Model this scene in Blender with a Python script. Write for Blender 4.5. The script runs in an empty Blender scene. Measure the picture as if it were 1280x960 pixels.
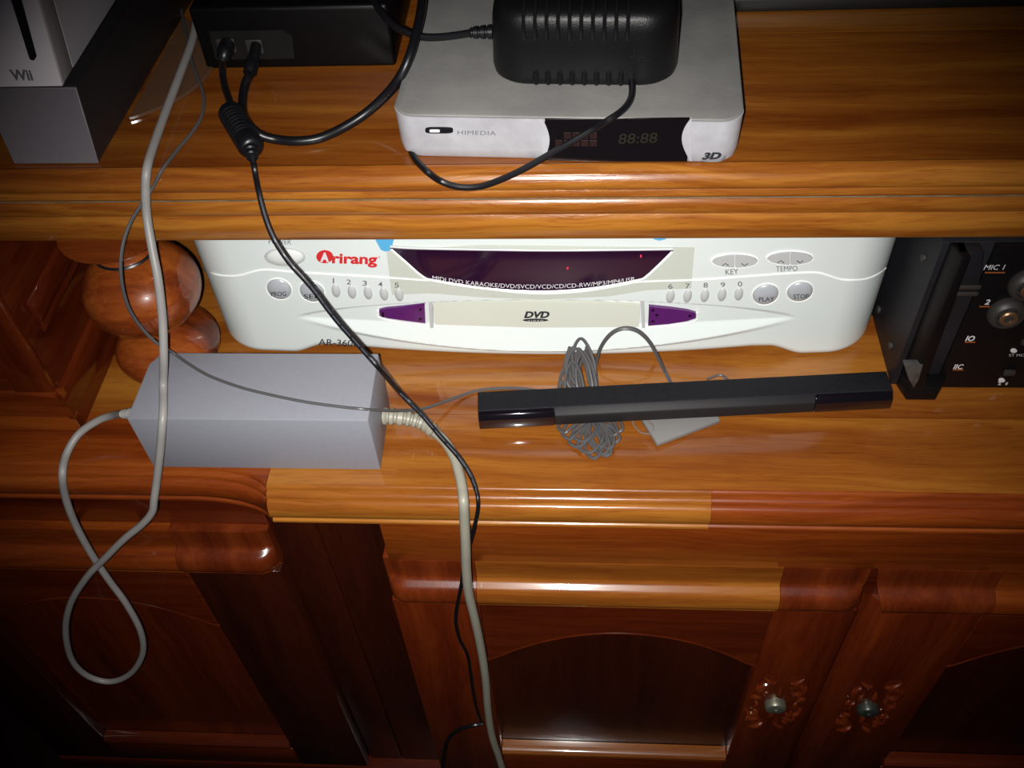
import bpy, bmesh, math, random
from mathutils import Vector, Matrix
random.seed(7)
PI = math.pi
SC = bpy.context.scene
COL = SC.collection

# ------------------------------------------------------------------ camera
CAM = Vector((0, 0, .445))
CR = Vector((0.99755875, 0.05006035, -0.04868784))
CU = Vector((-0.00624606, 0.75837942, 0.65178343))
CF = Vector((-0.06955237, 0.64988816, -0.7568407))
FPX = 1220.0
cd = bpy.data.cameras.new('camera')
cam = bpy.data.objects.new('camera', cd)
COL.objects.link(cam)
m = Matrix((CR, CU, -CF)).transposed().to_4x4()
m.translation = CAM
cam.matrix_world = m
cd.sensor_width = 36
cd.lens = 36 * FPX / 1280
cd.clip_start = .01
cd.clip_end = 20
SC.camera = cam

# ------------------------------------------------------------------ light
SC.view_settings.view_transform = 'Standard'
SC.view_settings.look = 'None'
SC.view_settings.exposure = 0.0
SC.view_settings.gamma = 1
SC.view_settings.use_curve_mapping = False
w = bpy.data.worlds.new('dim_room')
SC.world = w
w.use_nodes = True
w.node_tree.nodes['Background'].inputs[0].default_value = (.75, .8, 1, 1)
w.node_tree.nodes['Background'].inputs[1].default_value = .012
ld = bpy.data.lights.new('phone_flash', 'SPOT')
ld.energy = 24
ld.color = (1, .985, .955)
ld.spot_size = math.radians(75)
ld.spot_blend = 1
ld.shadow_soft_size = .0035
lo = bpy.data.objects.new('phone_flash', ld)
COL.objects.link(lo)
lo.location = CAM + CR * -.012 + CU * -.004 + CF * .0
aim = Vector((-.030, .355, -.03))
lo.rotation_euler = (aim - lo.location).to_track_quat('-Z', 'Y').to_euler()


# ------------------------------------------------------------------ pixel rays
def ray(px, py):
    return CF * FPX + CR * (px - 640) - CU * (py - 480)


def pz(px, py, z):
    d = ray(px, py)
    return CAM + d * ((z - CAM.z) / d.z)


def py_(px, py, Y):
    d = ray(px, py)
    return CAM + d * ((Y - CAM.y) / d.y)


def hit(px, py, fn):
    Y = fn(0, .05)
    for _ in range(14):
        p = py_(px, py, Y)
        Y = fn(p.x, p.z)
    return py_(px, py, Y)


# ------------------------------------------------------------------ materials
def nm(name):
    mt = bpy.data.materials.new(name)
    mt.use_nodes = True
    return mt, mt.node_tree.nodes, mt.node_tree.links, mt.node_tree.nodes['Principled BSDF']


def plastic(name, col, rough=.4, metal=0, coat=0, spec=.5, mottle=0, mscale=40, dark=None, bump=0, bscale=900, alpha=1, trans=0, emit=None):
    mt, N, L, b = nm(name)
    b.inputs['Base Color'].default_value = (*col, 1)
    b.inputs['Roughness'].default_value = rough
    b.inputs['Metallic'].default_value = metal
    b.inputs['Coat Weight'].default_value = coat
    b.inputs['Coat Roughness'].default_value = .05
    b.inputs['Specular IOR Level'].default_value = spec
    b.inputs['Alpha'].default_value = alpha
    b.inputs['Transmission Weight'].default_value = trans
    if emit:
        b.inputs['Emission Color'].default_value = (*emit[0], 1)
        b.inputs['Emission Strength'].default_value = emit[1]
    if mottle or bump:
        tc = N.new('ShaderNodeTexCoord')
    if mottle:
        n = N.new('ShaderNodeTexNoise')
        n.inputs['Scale'].default_value = mscale
        n.inputs['Detail'].default_value = 6
        n.inputs['Roughness'].default_value = .6
        L.new(tc.outputs['Object'], n.inputs['Vector'])
        r = N.new('ShaderNodeValToRGB')
        r.color_ramp.elements[0].position = .5 - .22
        r.color_ramp.elements[1].position = .5 + .2
        dk = dark or tuple(c * (1 - mottle) for c in col)
        r.color_ramp.elements[0].color = (*dk, 1)
        r.color_ramp.elements[1].color = (*col, 1)
        L.new(n.outputs['Fac'], r.inputs[0])
        L.new(r.outputs[0], b.inputs['Base Color'])
    if bump:
        n2 = N.new('ShaderNodeTexNoise')
        n2.inputs['Scale'].default_value = bscale
        n2.inputs['Detail'].default_value = 3
        L.new(tc.outputs['Object'], n2.inputs['Vector'])
        bp = N.new('ShaderNodeBump')
        bp.inputs['Strength'].default_value = bump
        bp.inputs['Distance'].default_value = .0005
        L.new(n2.outputs['Fac'], bp.inputs['Height'])
        L.new(bp.outputs[0], b.inputs['Normal'])
    return mt


def wood(name, cols, axis='X', band=26, rough=.3, coat=1.0, coat_r=.07, bump=.12, seed=0, warp=.5):
    mt, N, L, b = nm(name)
    tc = N.new('ShaderNodeTexCoord')
    oi = N.new('ShaderNodeObjectInfo')
    mul = N.new('ShaderNodeMath'); mul.operation = 'MULTIPLY'; mul.inputs[1].default_value = 9.0
    L.new(oi.outputs['Random'], mul.inputs[0])
    cmb = N.new('ShaderNodeCombineXYZ')
    add0 = N.new('ShaderNodeMath'); add0.operation = 'ADD'; add0.inputs[1].default_value = seed
    L.new(mul.outputs[0], add0.inputs[0])
    for k in range(3):
        L.new(add0.outputs[0], cmb.inputs[k])
    vadd = N.new('ShaderNodeVectorMath'); vadd.operation = 'ADD'
    L.new(tc.outputs['Object'], vadd.inputs[0]); L.new(cmb.outputs[0], vadd.inputs[1])
    # large scale warp of the figure
    wn = N.new('ShaderNodeTexNoise')
    wn.inputs['Scale'].default_value = 7
    wn.inputs['Detail'].default_value = 2
    L.new(vadd.outputs[0], wn.inputs['Vector'])
    ws = N.new('ShaderNodeVectorMath'); ws.operation = 'SCALE'; ws.inputs['Scale'].default_value = .05 * warp
    L.new(wn.outputs['Color'], ws.inputs[0])
    v2 = N.new('ShaderNodeVectorMath'); v2.operation = 'ADD'
    L.new(vadd.outputs[0], v2.inputs[0]); L.new(ws.outputs[0], v2.inputs[1])

    def mapped(al, ac, src):
        mp = N.new('ShaderNodeMapping')
        s = [ac, ac, ac]
        s['XYZ'.index(axis)] = al
        mp.inputs['Scale'].default_value = s
        L.new(src.outputs[0], mp.inputs['Vector'])
        return mp
    n1 = N.new('ShaderNodeTexNoise'); n1.inputs['Scale'].default_value = 1
    n1.inputs['Detail'].default_value = 5; n1.inputs['Roughness'].default_value = .62
    L.new(mapped(1.7, band * 1.7, v2).outputs[0], n1.inputs['Vector'])
    n2 = N.new('ShaderNodeTexNoise'); n2.inputs['Scale'].default_value = 1
    n2.inputs['Detail'].default_value = 4; n2.inputs['Roughness'].default_value = .7
    L.new(mapped(14, 420, v2).outputs[0], n2.inputs['Vector'])
    n3 = N.new('ShaderNodeTexNoise'); n3.inputs['Scale'].default_value = 4
    n3.inputs['Detail'].default_value = 1
    L.new(vadd.outputs[0], n3.inputs['Vector'])
    # pores: short dark dashes
    n4 = N.new('ShaderNodeTexNoise'); n4.inputs['Scale'].default_value = 1
    n4.inputs['Detail'].default_value = 1
    L.new(mapped(60, 1100, vadd).outputs[0], n4.inputs['Vector'])
    a = N.new('ShaderNodeMath'); a.operation = 'MULTIPLY_ADD'; a.inputs[1].default_value = .17
    L.new(n2.outputs['Fac'], a.inputs[0]); 
    s1 = N.new('ShaderNodeMath'); s1.operation = 'MULTIPLY'; s1.inputs[1].default_value = .75
    L.new(n1.outputs['Fac'], s1.inputs[0]); L.new(s1.outputs[0], a.inputs[2])
    a2 = N.new('ShaderNodeMath'); a2.operation = 'MULTIPLY_ADD'; a2.inputs[1].default_value = .16
    L.new(n3.outputs['Fac'], a2.inputs[0]); L.new(a.outputs[0], a2.inputs[2])
    r = N.new('ShaderNodeValToRGB')
    e = r.color_ramp.elements
    e[0].position = .40; e[0].color = (*cols[0], 1)
    e[1].position = .66; e[1].color = (*cols[2], 1)
    x = e.new(.53); x.color = (*cols[1], 1)
    L.new(a2.outputs[0], r.inputs[0])
    pr = N.new('ShaderNodeValToRGB')
    pr.color_ramp.elements[0].position = .30; pr.color_ramp.elements[0].color = (.78, .68, .62, 1)
    pr.color_ramp.elements[1].position = .40; pr.color_ramp.elements[1].color = (1, 1, 1, 1)
    L.new(n4.outputs['Fac'], pr.inputs[0])
    mx = N.new('ShaderNodeMix'); mx.data_type = 'RGBA'; mx.blend_type = 'MULTIPLY'
    mx.inputs['Factor'].default_value = .8
    L.new(r.outputs[0], mx.inputs['A']); L.new(pr.outputs[0], mx.inputs['B'])
    L.new(mx.outputs['Result'], b.inputs['Base Color'])
    b.inputs['Roughness'].default_value = rough
    b.inputs['Specular IOR Level'].default_value = .18
    b.inputs['Coat Weight'].default_value = coat
    b.inputs['Coat Roughness'].default_value = coat_r
    bp = N.new('ShaderNodeBump'); bp.inputs['Strength'].default_value = bump; bp.inputs['Distance'].default_value = .0006
    L.new(n2.outputs['Fac'], bp.inputs['Height'])
    L.new(bp.outputs[0], b.inputs['Normal'])
    bp2 = N.new('ShaderNodeBump'); bp2.inputs['Strength'].default_value = bump * .35; bp2.inputs['Distance'].default_value = .0006
    L.new(n1.outputs['Fac'], bp2.inputs['Height'])
    L.new(bp2.outputs[0], b.inputs['Coat Normal'])
    return mt


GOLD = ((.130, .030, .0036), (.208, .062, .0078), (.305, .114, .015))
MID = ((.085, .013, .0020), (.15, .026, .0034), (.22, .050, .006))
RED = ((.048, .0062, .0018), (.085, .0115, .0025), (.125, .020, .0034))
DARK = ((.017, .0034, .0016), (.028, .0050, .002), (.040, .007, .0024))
M = {}
M['shelf'] = wood('varnished_shelf_wood', GOLD, 'X', 22)
M['bead'] = wood('varnished_bead_wood', GOLD, 'X', 60, bump=.45, coat_r=.13)
M['lip'] = wood('varnished_lip_wood', GOLD, 'X', 30, bump=.4, coat_r=.13, seed=3)
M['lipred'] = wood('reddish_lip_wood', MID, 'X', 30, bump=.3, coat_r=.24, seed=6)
M['rail'] = wood('varnished_rail_wood', MID, 'X', 30)
M['railgold'] = wood('golden_nosing_wood', GOLD, 'X', 26, seed=2)
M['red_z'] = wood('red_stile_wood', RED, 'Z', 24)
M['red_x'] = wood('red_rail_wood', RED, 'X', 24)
M['red_y'] = wood('red_side_wood', RED, 'Y', 24)
M['endgrain'] = wood('nosing_end_wood', ((.070, .010, .0024), (.105, .016, .003), (.150, .026, .005)), 'Z', 30, seed=4, warp=.25, coat_r=.2)
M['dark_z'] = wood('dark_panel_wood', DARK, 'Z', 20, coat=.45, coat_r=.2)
M['turned'] = wood('turned_column_wood', ((.06, .010, .0025), (.15, .028, .005), (.27, .065, .010)), 'X', 26, coat_r=.03)
M['white'] = plastic('white_gloss_plastic', (.60, .645, .63), .3, coat=.3)
M['white_button'] = plastic('white_button_plastic', (.60, .62, .60), .25, coat=.5)
M['silver_button'] = plastic('silver_button_plastic', (.42, .44, .47), .28, metal=.2, coat=.6)
M['grey_button'] = plastic('pearl_button_plastic', (.42, .43, .43), .35, coat=.3)
M['cream'] = plastic('cream_tray_plastic', (.56, .575, .50), .35)
M['film'] = plastic('yellowed_clear_film', (.50, .50, .37), .3, alpha=.32)
M['lens'] = plastic('dark_purple_lens', (.016, .003, .017), .12, coat=.4)
M['purple'] = plastic('purple_plastic', (.085, .012, .11), .2, coat=.6)
M['red_ink'] = plastic('red_print', (.52, .018, .02), .5)
M['white_ink'] = plastic('white_print', (.62, .6, .62), .5)
M['black_ink'] = plastic('black_print', (.02, .02, .025), .5)
M['grey_ink'] = plastic('grey_print', (.12, .12, .13), .5)
M['orange_ink'] = plastic('orange_print', (.28, .07, .015), .5)
M['blue_tape'] = plastic('blue_tape', (.08, .34, .58), .5)
M['seam'] = plastic('white_seam_plastic', (.8, .82, .8), .2, coat=.5)
M['brick'] = plastic('grey_matte_plastic', (.225, .228, .262), .5, mottle=.06, mscale=300, bump=.15)
M['cablegrey'] = plastic('light_grey_cable_rubber', (.27, .255, .245), .45, mottle=.12, mscale=60)
M['cablebeige'] = plastic('beige_grey_cable_rubber', (.265, .25, .20), .45, mottle=.12, mscale=60)
M['cablethin'] = plastic('mid_grey_cable_rubber', (.068, .065, .067), .45)
M['cableblack'] = plastic('black_cable_rubber', (.0045, .0045, .006), .36, spec=.4)
M['cablesheen'] = plastic('sheen_dash', (.075, .075, .10), .5)
M['barblack'] = plastic('dusty_black_plastic', (.0085, .0085, .0115), .65, spec=.2, mottle=.35, mscale=250, bump=.3)
M['glossblack'] = plastic('gloss_black_plastic', (.004, .003, .005), .12, coat=1)
M['edge'] = plastic('dark_edge_plastic', (.010, .0085, .0095), .6, spec=.3)
M['platesgrey'] = plastic('grey_stand_plastic', (.17, .165, .16), .4, mottle=.1)
M['clearclip'] = plastic('smoky_clear_plastic', (.25, .2, .18), .08, alpha=.35, coat=1)
M['himtop'] = plastic('dusty_silver_lid', (.235, .228, .215), .5, metal=.1, mottle=.35, mscale=26, dark=(.155, .15, .147), bump=.2)
M['himfront'] = plastic('scuffed_silver_front', (.45, .45, .475), .4, metal=.1, mottle=.3, mscale=60, dark=(.34, .33, .355))
M['display'] = plastic('black_display_window', (.005, .004, .005), .18, coat=.4)
M['dimred'] = plastic('dim_red_display', (.013, .0035, .003), .5)
M['dimdigit'] = plastic('dim_yellow_segments', (.013, .0105, .006), .5)
M['adapter'] = plastic('black_adapter_plastic', (.0040, .0038, .0044), .40, spec=.3, bump=.25, bscale=1500, mottle=.3, mscale=60)
M['adaptergloss'] = plastic('black_adapter_fin', (.007, .006, .007), .25, coat=.2)
M['blackbox'] = plastic('black_box_plastic', (.0018, .0016, .0018), .45, spec=.2)
M['port'] = plastic('dark_port_panel', (.006, .006, .006), .5, spec=.3)
M['steel'] = plastic('dull_steel', (.35, .33, .3), .3, metal=1)
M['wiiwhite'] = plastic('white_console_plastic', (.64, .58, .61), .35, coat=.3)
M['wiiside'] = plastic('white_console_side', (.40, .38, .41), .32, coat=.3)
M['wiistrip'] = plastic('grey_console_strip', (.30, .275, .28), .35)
M['slot'] = plastic('black_slot', (.008, .008, .01), .3)
M['wiistand'] = plastic('grey_stand_metallic', (.135, .118, .132), .42, mottle=.1, mscale=500)
M['wiistandshade'] = plastic('shaded_stand_side', (.018, .015, .015), .35)  # grey stand darkened in colour for its unlit, grazing side
M['smoky'] = plastic('smoky_clear_disc', (.16, .085, .05), .12, alpha=.42, coat=.3)
M['tvblack'] = plastic('black_tv_gloss', (.003, .003, .0035), .5)
M['tvline'] = plastic('tv_base_grey_edge', (.03, .03, .032), .4)
M['ampblack'] = plastic('black_amp_paint', (.003, .0025, .003), .45, spec=.2)
M['ampside'] = plastic('black_amp_side', (.011, .010, .013), .5, spec=.3, mottle=.4, mscale=30)
M['ampmetal'] = plastic('worn_grey_metal', (.12, .12, .11), .4, metal=.5, mottle=.5, mscale=150)
M['jackrim'] = plastic('jack_nut', (.028, .024, .022), .5)
M['jackhole'] = plastic('jack_brass', (.30, .17, .09), .4, metal=.8)
M['lock'] = plastic('brushed_lock_metal', (.30, .29, .22), .4, metal=.7, mottle=.4, mscale=300)
M['lockdark'] = plastic('tarnished_lock_metal', (.10, .115, .095), .35, metal=.7, mottle=.4, mscale=300)
M['floor'] = plastic('dark_floor_tile', (.010, .003, .0015), .8, spec=.1, mottle=.2, mscale=4)
M['wall'] = plastic('dim_wall_paint', (.06, .04, .03), .8, mottle=.08, mscale=8)


# ------------------------------------------------------------------ helpers
def origin_of(parent):
    v = Vector((0, 0, 0))
    while parent:
        v += parent.location
        parent = parent.parent
    return v


def link(name, me, mat, parent=None, loc=None, smooth=True):
    o = bpy.data.objects.new(name, me)
    COL.objects.link(o)
    if parent is not None:
        off = origin_of(parent)
        o.parent = parent
    else:
        off = Vector(loc) if loc is not None else Vector((0, 0, 0))
        o.location = off
    me.transform(Matrix.Translation(-off))
    if mat is not None and not me.materials:
        me.materials.append(mat)
    if smooth:
        for p in me.polygons:
            p.use_smooth = True
        me.set_sharp_from_angle(angle=math.radians(34))
    return o


def obj(name, bm, mat, parent=None, loc=None, smooth=True):
    bmesh.ops.recalc_face_normals(bm, faces=bm.faces)
    me = bpy.data.meshes.new(name)
    bm.to_mesh(me)
    bm.free()
    return link(name, me, mat, parent, loc, smooth)


def tag(o, label, cat, group=None):
    o['label'] = label
    o['category'] = cat
    if group:
        o['group'] = group
    return o


def thing(name, label, cat, loc, group=None):
    o = bpy.data.objects.new(name, None)
    COL.objects.link(o)
    o.location = loc
    o.empty_display_size = .02
    return tag(o, label, cat, group)


def box(x0, x1, y0, y1, z0, z1, bev=0, seg=2, bm=None):
    b = bmesh.new()
    vs = [b.verts.new((x, y, z)) for x in (x0, x1) for y in (y0, y1) for z in (z0, z1)]
    for f in ((0, 1, 3, 2), (4, 6, 7, 5), (0, 4, 5, 1), (2, 3, 7, 6), (0, 2, 6, 4), (1, 5, 7, 3)):
        b.faces.new([vs[i] for i in f])
    if bev:
        bmesh.ops.bevel(b, geom=b.edges[:], offset=bev, segments=seg, profile=.5, affect='EDGES')
    return merge(bm, b)


def merge(bm, b):
    if bm is None:
        return b
    me = bpy.data.meshes.new('t')
    b.to_mesh(me)
    b.free()
    bm.from_mesh(me)
    bpy.data.meshes.remove(me)
    return bm


def prism(pts, vec, bev=0, seg=2, bm=None):
    """pts: 3D polygon; extruded by vec"""
    b = bmesh.new()
    vec = Vector(vec)
    a = [b.verts.new(p) for p in pts]
    c = [b.verts.new(Vector(p) + vec) for p in pts]
    n = len(pts)
    b.faces.new(a); b.faces.new(c[::-1])
    for i in range(n):
        b.faces.new((a[i], c[i], c[(i + 1) % n], a[(i + 1) % n]))
    bmesh.ops.recalc_face_normals(b, faces=b.faces)
    if bev:
        bmesh.ops.bevel(b, geom=b.edges[:], offset=bev, segments=seg, profile=.5, affect='EDGES')
    return merge(bm, b)


def hexa(bot, top, bev=0, seg=2, bm=None):
    b = bmesh.new()
    a = [b.verts.new(p) for p in bot]
    c = [b.verts.new(p) for p in top]
    b.faces.new(a[::-1]); b.faces.new(c)
    n = len(a)
    for i in range(n):
        b.faces.new((a[i], a[(i + 1) % n], c[(i + 1) % n], c[i]))
    bmesh.ops.recalc_face_normals(b, faces=b.faces)
    if bev:
        bmesh.ops.bevel(b, geom=b.edges[:], offset=bev, segments=seg, profile=.5, affect='EDGES')
    return merge(bm, b)


def lathe(prof, c, axis='Z', n=40, bm=None):
    b = bmesh.new()
    rings = []
    for r, h in prof:
        ring = []
        for k in range(n):
            a = 2 * PI * k / n
            u, v = r * math.cos(a), r * math.sin(a)
            p = {'Z': (u, v, h), 'Y': (u, h, v), 'X': (h, u, v)}[axis]
            ring.append(b.verts.new(Vector(c) + Vector(p)))
        rings.append(ring)
    for i in range(len(rings) - 1):
        for k in range(n):
            b.faces.new((rings[i][k], rings[i][(k + 1) % n], rings[i + 1][(k + 1) % n], rings[i + 1][k]))
    b.faces.new(rings[0][::-1]); b.faces.new(rings[-1])
    bmesh.ops.remove_doubles(b, verts=b.verts, dist=1e-6)
    return merge(bm, b)


def catmull(pts, sub=8, closed=False):
    P = [Vector(p) for p in pts]
    n = len(P)
    out = []
    rng = range(n if closed else n - 1)
    for i in rng:
        if closed:
            p0, p1, p2, p3 = P[(i - 1) % n], P[i], P[(i + 1) % n], P[(i + 2) % n]
        else:
            p1, p2 = P[i], P[i + 1]
            p0 = P[i - 1] if i > 0 else p1 * 2 - p2
            p3 = P[i + 2] if i + 2 < n else p2 * 2 - p1
        for s in range(sub):
            t = s / sub
            t2, t3 = t * t, t * t * t
            out.append(.5 * ((2 * p1) + (p2 - p0) * t + (2 * p0 - 5 * p1 + 4 * p2 - p3) * t2 + (3 * p1 - p0 - 3 * p2 + p3) * t3))
    if not closed:
        out.append(P[-1])
    return out


def tube(pts, r, n=10, closed=False, bm=None, flat=None, up=None):
    """r: float or list; flat: (width_factor, thickness_factor)"""
    b = bmesh.new()
    P = [Vector(p) for p in pts]
    cnt = len(P)
    rings = []
    T0 = (P[1] - P[0]).normalized()
    N = T0.orthogonal().normalized() if up is None else (Vector(up) - T0 * Vector(up).dot(T0)).normalized()
    for i in range(cnt):
        if closed:
            T = (P[(i + 1) % cnt] - P[i - 1])
        else:
            T = P[min(i + 1, cnt - 1)] - P[max(i - 1, 0)]
        if T.length < 1e-9:
            T = T0
        T.normalize()
        N = (N - T * N.dot(T))
        if N.length < 1e-6:
            N = T.orthogonal()
        N.normalize()
        B = T.cross(N)
        rr = r[i] if isinstance(r, (list, tuple)) else r
        fa, fb = flat or (1, 1)
        rings.append([b.verts.new(P[i] + N * (rr * fa * math.cos(2 * PI * k / n)) + B * (rr * fb * math.sin(2 * PI * k / n))) for k in range(n)])
    for i in range(cnt if closed else cnt - 1):
        A, C = rings[i], rings[(i + 1) % cnt]
        for k in range(n):
            b.faces.new((A[k], A[(k + 1) % n], C[(k + 1) % n], C[k]))
    if not closed:
        b.faces.new(rings[0][::-1]); b.faces.new(rings[-1])
    return merge(bm, b)


def cpath(spec, sub=8, closed=False):
    """spec entries: (px, py, 'z'|'y', value)"""
    out = []
    for px, py, mode, v in spec:
        out.append(pz(px, py, v) if mode == 'z' else py_(px, py, v))
    return catmull(out, sub, closed)


def sweep_x(prof, xs, dy=lambda x: 0, bm=None):
    """closed (y,z) profile swept along x"""
    b = bmesh.new()
    rings = [[b.verts.new((x, y + dy(x), z)) for y, z in prof] for x in xs]
    n = len(prof)
    for A, C in zip(rings, rings[1:]):
        for k in range(n):
            b.faces.new((A[k], A[(k + 1) % n], C[(k + 1) % n], C[k]))
    b.faces.new(rings[0][::-1]); b.faces.new(rings[-1])
    return merge(bm, b)


def patch(top, bot, fn, off=.0003, n=24, m_=4, back=.0006, bm=None):
    """solid plate between two pixel polylines laid on surface Y = fn(x,z)"""
    def samp(poly, t):
        ls = [math.dist(a, c) for a, c in zip(poly, poly[1:])]
        d = t * sum(ls)
        for i, l in enumerate(ls):
            if d <= l or i == len(ls) - 1:
                k = 0 if l == 0 else min(1, d / l)
                return (poly[i][0] + (poly[i + 1][0] - poly[i][0]) * k, poly[i][1] + (poly[i + 1][1] - poly[i][1]) * k)
            d -= l
    b = bmesh.new()
    F, K = [], []
    for j in range(m_ + 1):
        rf, rk = [], []
        for i in range(n + 1):
            A, C = samp(top, i / n), samp(bot, i / n)
            v = j / m_
            p = hit(A[0] + (C[0] - A[0]) * v, A[1] + (C[1] - A[1]) * v, fn)
            rf.append(b.verts.new(p + Vector((0, -off, 0))))
            rk.append(b.verts.new(p + Vector((0, back, 0))))
        F.append(rf); K.append(rk)
    for j in range(m_):
        for i in range(n):
            b.faces.new((F[j][i], F[j][i + 1], F[j + 1][i + 1], F[j + 1][i]))
            b.faces.new((K[j][i], K[j + 1][i], K[j + 1][i + 1], K[j][i + 1]))
    for i in range(n):
        b.faces.new((F[0][i], K[0][i], K[0][i + 1], F[0][i + 1]))
        b.faces.new((F[m_][i], F[m_][i + 1], K[m_][i + 1], K[m_][i]))
    for j in range(m_):
        b.faces.new((F[j][0], F[j + 1][0], K[j + 1][0], K[j][0]))
        b.faces.new((F[j][n], K[j][n], K[j + 1][n], F[j + 1][n]))
    bmesh.ops.remove_doubles(b, verts=b.verts, dist=1e-6)
    return merge(bm, b)


def dome(px, py, rx, ry, fn, h=.001, tilt=0, n=24, pw=2.0, bm=None, rim=.0002):
    b = bmesh.new()
    rings = []
    for q in (1.0, .97, .9, .78, .6, .4, .2):
        ring = []
        for k in range(n):
            a = 2 * PI * k / n
            ca, sa = math.cos(a), math.sin(a)
            ux = math.copysign(abs(ca) ** (2 / pw), ca) * rx * q
            uy = math.copysign(abs(sa) ** (2 / pw), sa) * ry * q
            p = hit(px + ux + uy * tilt, py + uy, fn)
            p.y -= rim + h * math.sqrt(max(0, 1 - q * q))
            ring.append(b.verts.new(p))
        rings.append(ring)
    base = [b.verts.new(v.co + Vector((0, .001, 0))) for v in rings[0]]
    rings.insert(0, base)
    for A, C in zip(rings, rings[1:]):
        for k in range(n):
            b.faces.new((A[k], A[(k + 1) % n], C[(k + 1) % n], C[k]))
    b.faces.new(rings[0][::-1]); b.faces.new(rings[-1])
    return merge(bm, b)


def text_mesh(s, bold=0, shear=0, spacing=1.0):
    cu = bpy.data.curves.new('t', 'FONT')
    cu.body = s
    cu.offset = 0 if 'M' in s else bold
    cu.shear = shear
    cu.space_character = spacing
    cu.resolution_u = 3
    to = bpy.data.objects.new('t', cu)
    COL.objects.link(to)
    dg = bpy.context.evaluated_depsgraph_get()
    me = bpy.data.meshes.new_from_object(to.evaluated_get(dg))
    bpy.data.objects.remove(to)
    return me


def lettering(s, a, c, hpx, fn, mat, parent, name='lettering', bold=0, shear=0, sag=0, off=.0004, up=None, bm_add=None, label=None, spacing=1.0):
    """text printed on surface fn: baseline from pixel a to pixel c, cap height hpx pixels"""
    me = text_mesh(s, bold, shear, spacing)
    xs = [v.co.x for v in me.vertices]
    x0, x1 = min(xs), max(xs)
    cap = .7
    a = Vector((a[0], a[1])); c = Vector((c[0], c[1]))
    d = (c - a)
    u = Vector(up) if up else Vector((d.y, -d.x)).normalized()
    for v in me.vertices:
        t = (v.co.x - x0) / (x1 - x0)
        q = a + d * t + u * (v.co.y / cap * hpx)
        q.y += sag * 4 * t * (1 - t)
        p = hit(q.x, q.y, fn)
        v.co = p + Vector((0, -off, 0))
    o = link(name, me, mat, parent, smooth=False)
    if label:
        o['label'] = label
    return o


# ------------------------------------------------------------------ room
for nme, g, mt in (('floor', box(-2, 2, -1.5, .8, -.56, -.54), M['floor']), ('wall_back', box(-2, 2, .8, .85, -.54, 2), M['wall'])):
    o = obj(nme, g, mt)
    o['kind'] = 'structure'

# ------------------------------------------------------------------ cabinet
XL, XR = -.52, .478
ZT = .156          # upper shelf top
cab = thing('television_cabinet', 'varnished orange-brown wooden television cabinet with moulded shelves, turned column and arched doors', 'cabinet', (0, .45, -.54))

obj('shelf_board', box(XL, XR, .389, .505, .128, ZT), M['shelf'], cab)
obj('shelf_board', box(XL, XR, .5053, .66, .128, ZT), M['shelf'], cab)


def arc(cy, cz, ry, rz, a0, a1, n=8):
    return [(cy + ry * math.cos(math.radians(a0 + (a1 - a0) * k / n)), cz + rz * math.sin(math.radians(a0 + (a1 - a0) * k / n))) for k in range(n + 1)]


# upper bead: soft shoulder with a fine reed, then groove
up1 = [(.3893, ZT), (.3885, ZT)] + [(.3868, .1555), (.3852, .1541), (.3848, .1525), (.3855, .1518), (.3842, .1505), (.3832, .1485), (.3828, .1465), (.3832, .1448), (.3842, .1437), (.3835, .1425), (.3832, .1405), (.384, .139), (.3855, .138)] + [(.3893, .138)]
up2 = [(.3893, .1374), (.3850, .1372), (.3838, .1360), (.3832, .134), (.3831, .1315), (.3836, .1295), (.3846, .1282), (.3838, .1270), (.3830, .1250), (.3824, .1225), (.3822, .1205), (.38245, .1190), (.3829, .1165), (.38335, .1140), (.3842, .1125), (.3893, .112)]
xs_edge = [XL + (XR - XL) * k / 60 for k in range(61)]
obj('edge_moulding', sweep_x(up1, xs_edge), M['bead'], cab)
obj('edge_moulding', sweep_x(up2, xs_edge), M['bead'], cab)
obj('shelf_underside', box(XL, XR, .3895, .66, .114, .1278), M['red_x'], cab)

obj('joint_dust', box(XL, XR, .38500, .3865, .13735, .1381, 0), plastic('dusty_joint', (.20, .15, .09), .8, mottle=.6, mscale=120), cab)
# lower shelf


def dyl(x):
    pts = [(-.9, .0138), (-.222, .0138), (-.214, .0134), (-.205, .0124), (-.196, .0108), (-.188, .0084), (-.181, .0052), (-.1762, .0012), (-.1755, 0), (9, 0)]
    for (a, va), (c, vc) in zip(pts, pts[1:]):
        if x <= c:
            return va + (vc - va) * (x - a) / (c - a)
    return 0


obj('shelf_board', box(XL, XR, .3583, .48, -.024, 0), M['shelf'], cab)
obj('shelf_board', box(XL, XR, .4803, .66, -.024, 0), M['shelf'], cab)
obj('shelf_board', box(-.1755, XR, .3075, .358, -.0260, -.0001), M['shelf'], cab)
obj('shelf_board', box(XL, -.1758, .3235, .358, -.024, -.0001), M['rail'], cab)
xs_low = [XL, -.35, -.26] + [-.222 + k * .0025 for k in range(19)] + [-.1762, -.1755, -.17] + [-.15 + k * .03 for k in range(21)] + [XR]
xs_low = sorted(set(round(x, 5) for x in xs_low if x <= XR))


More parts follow.
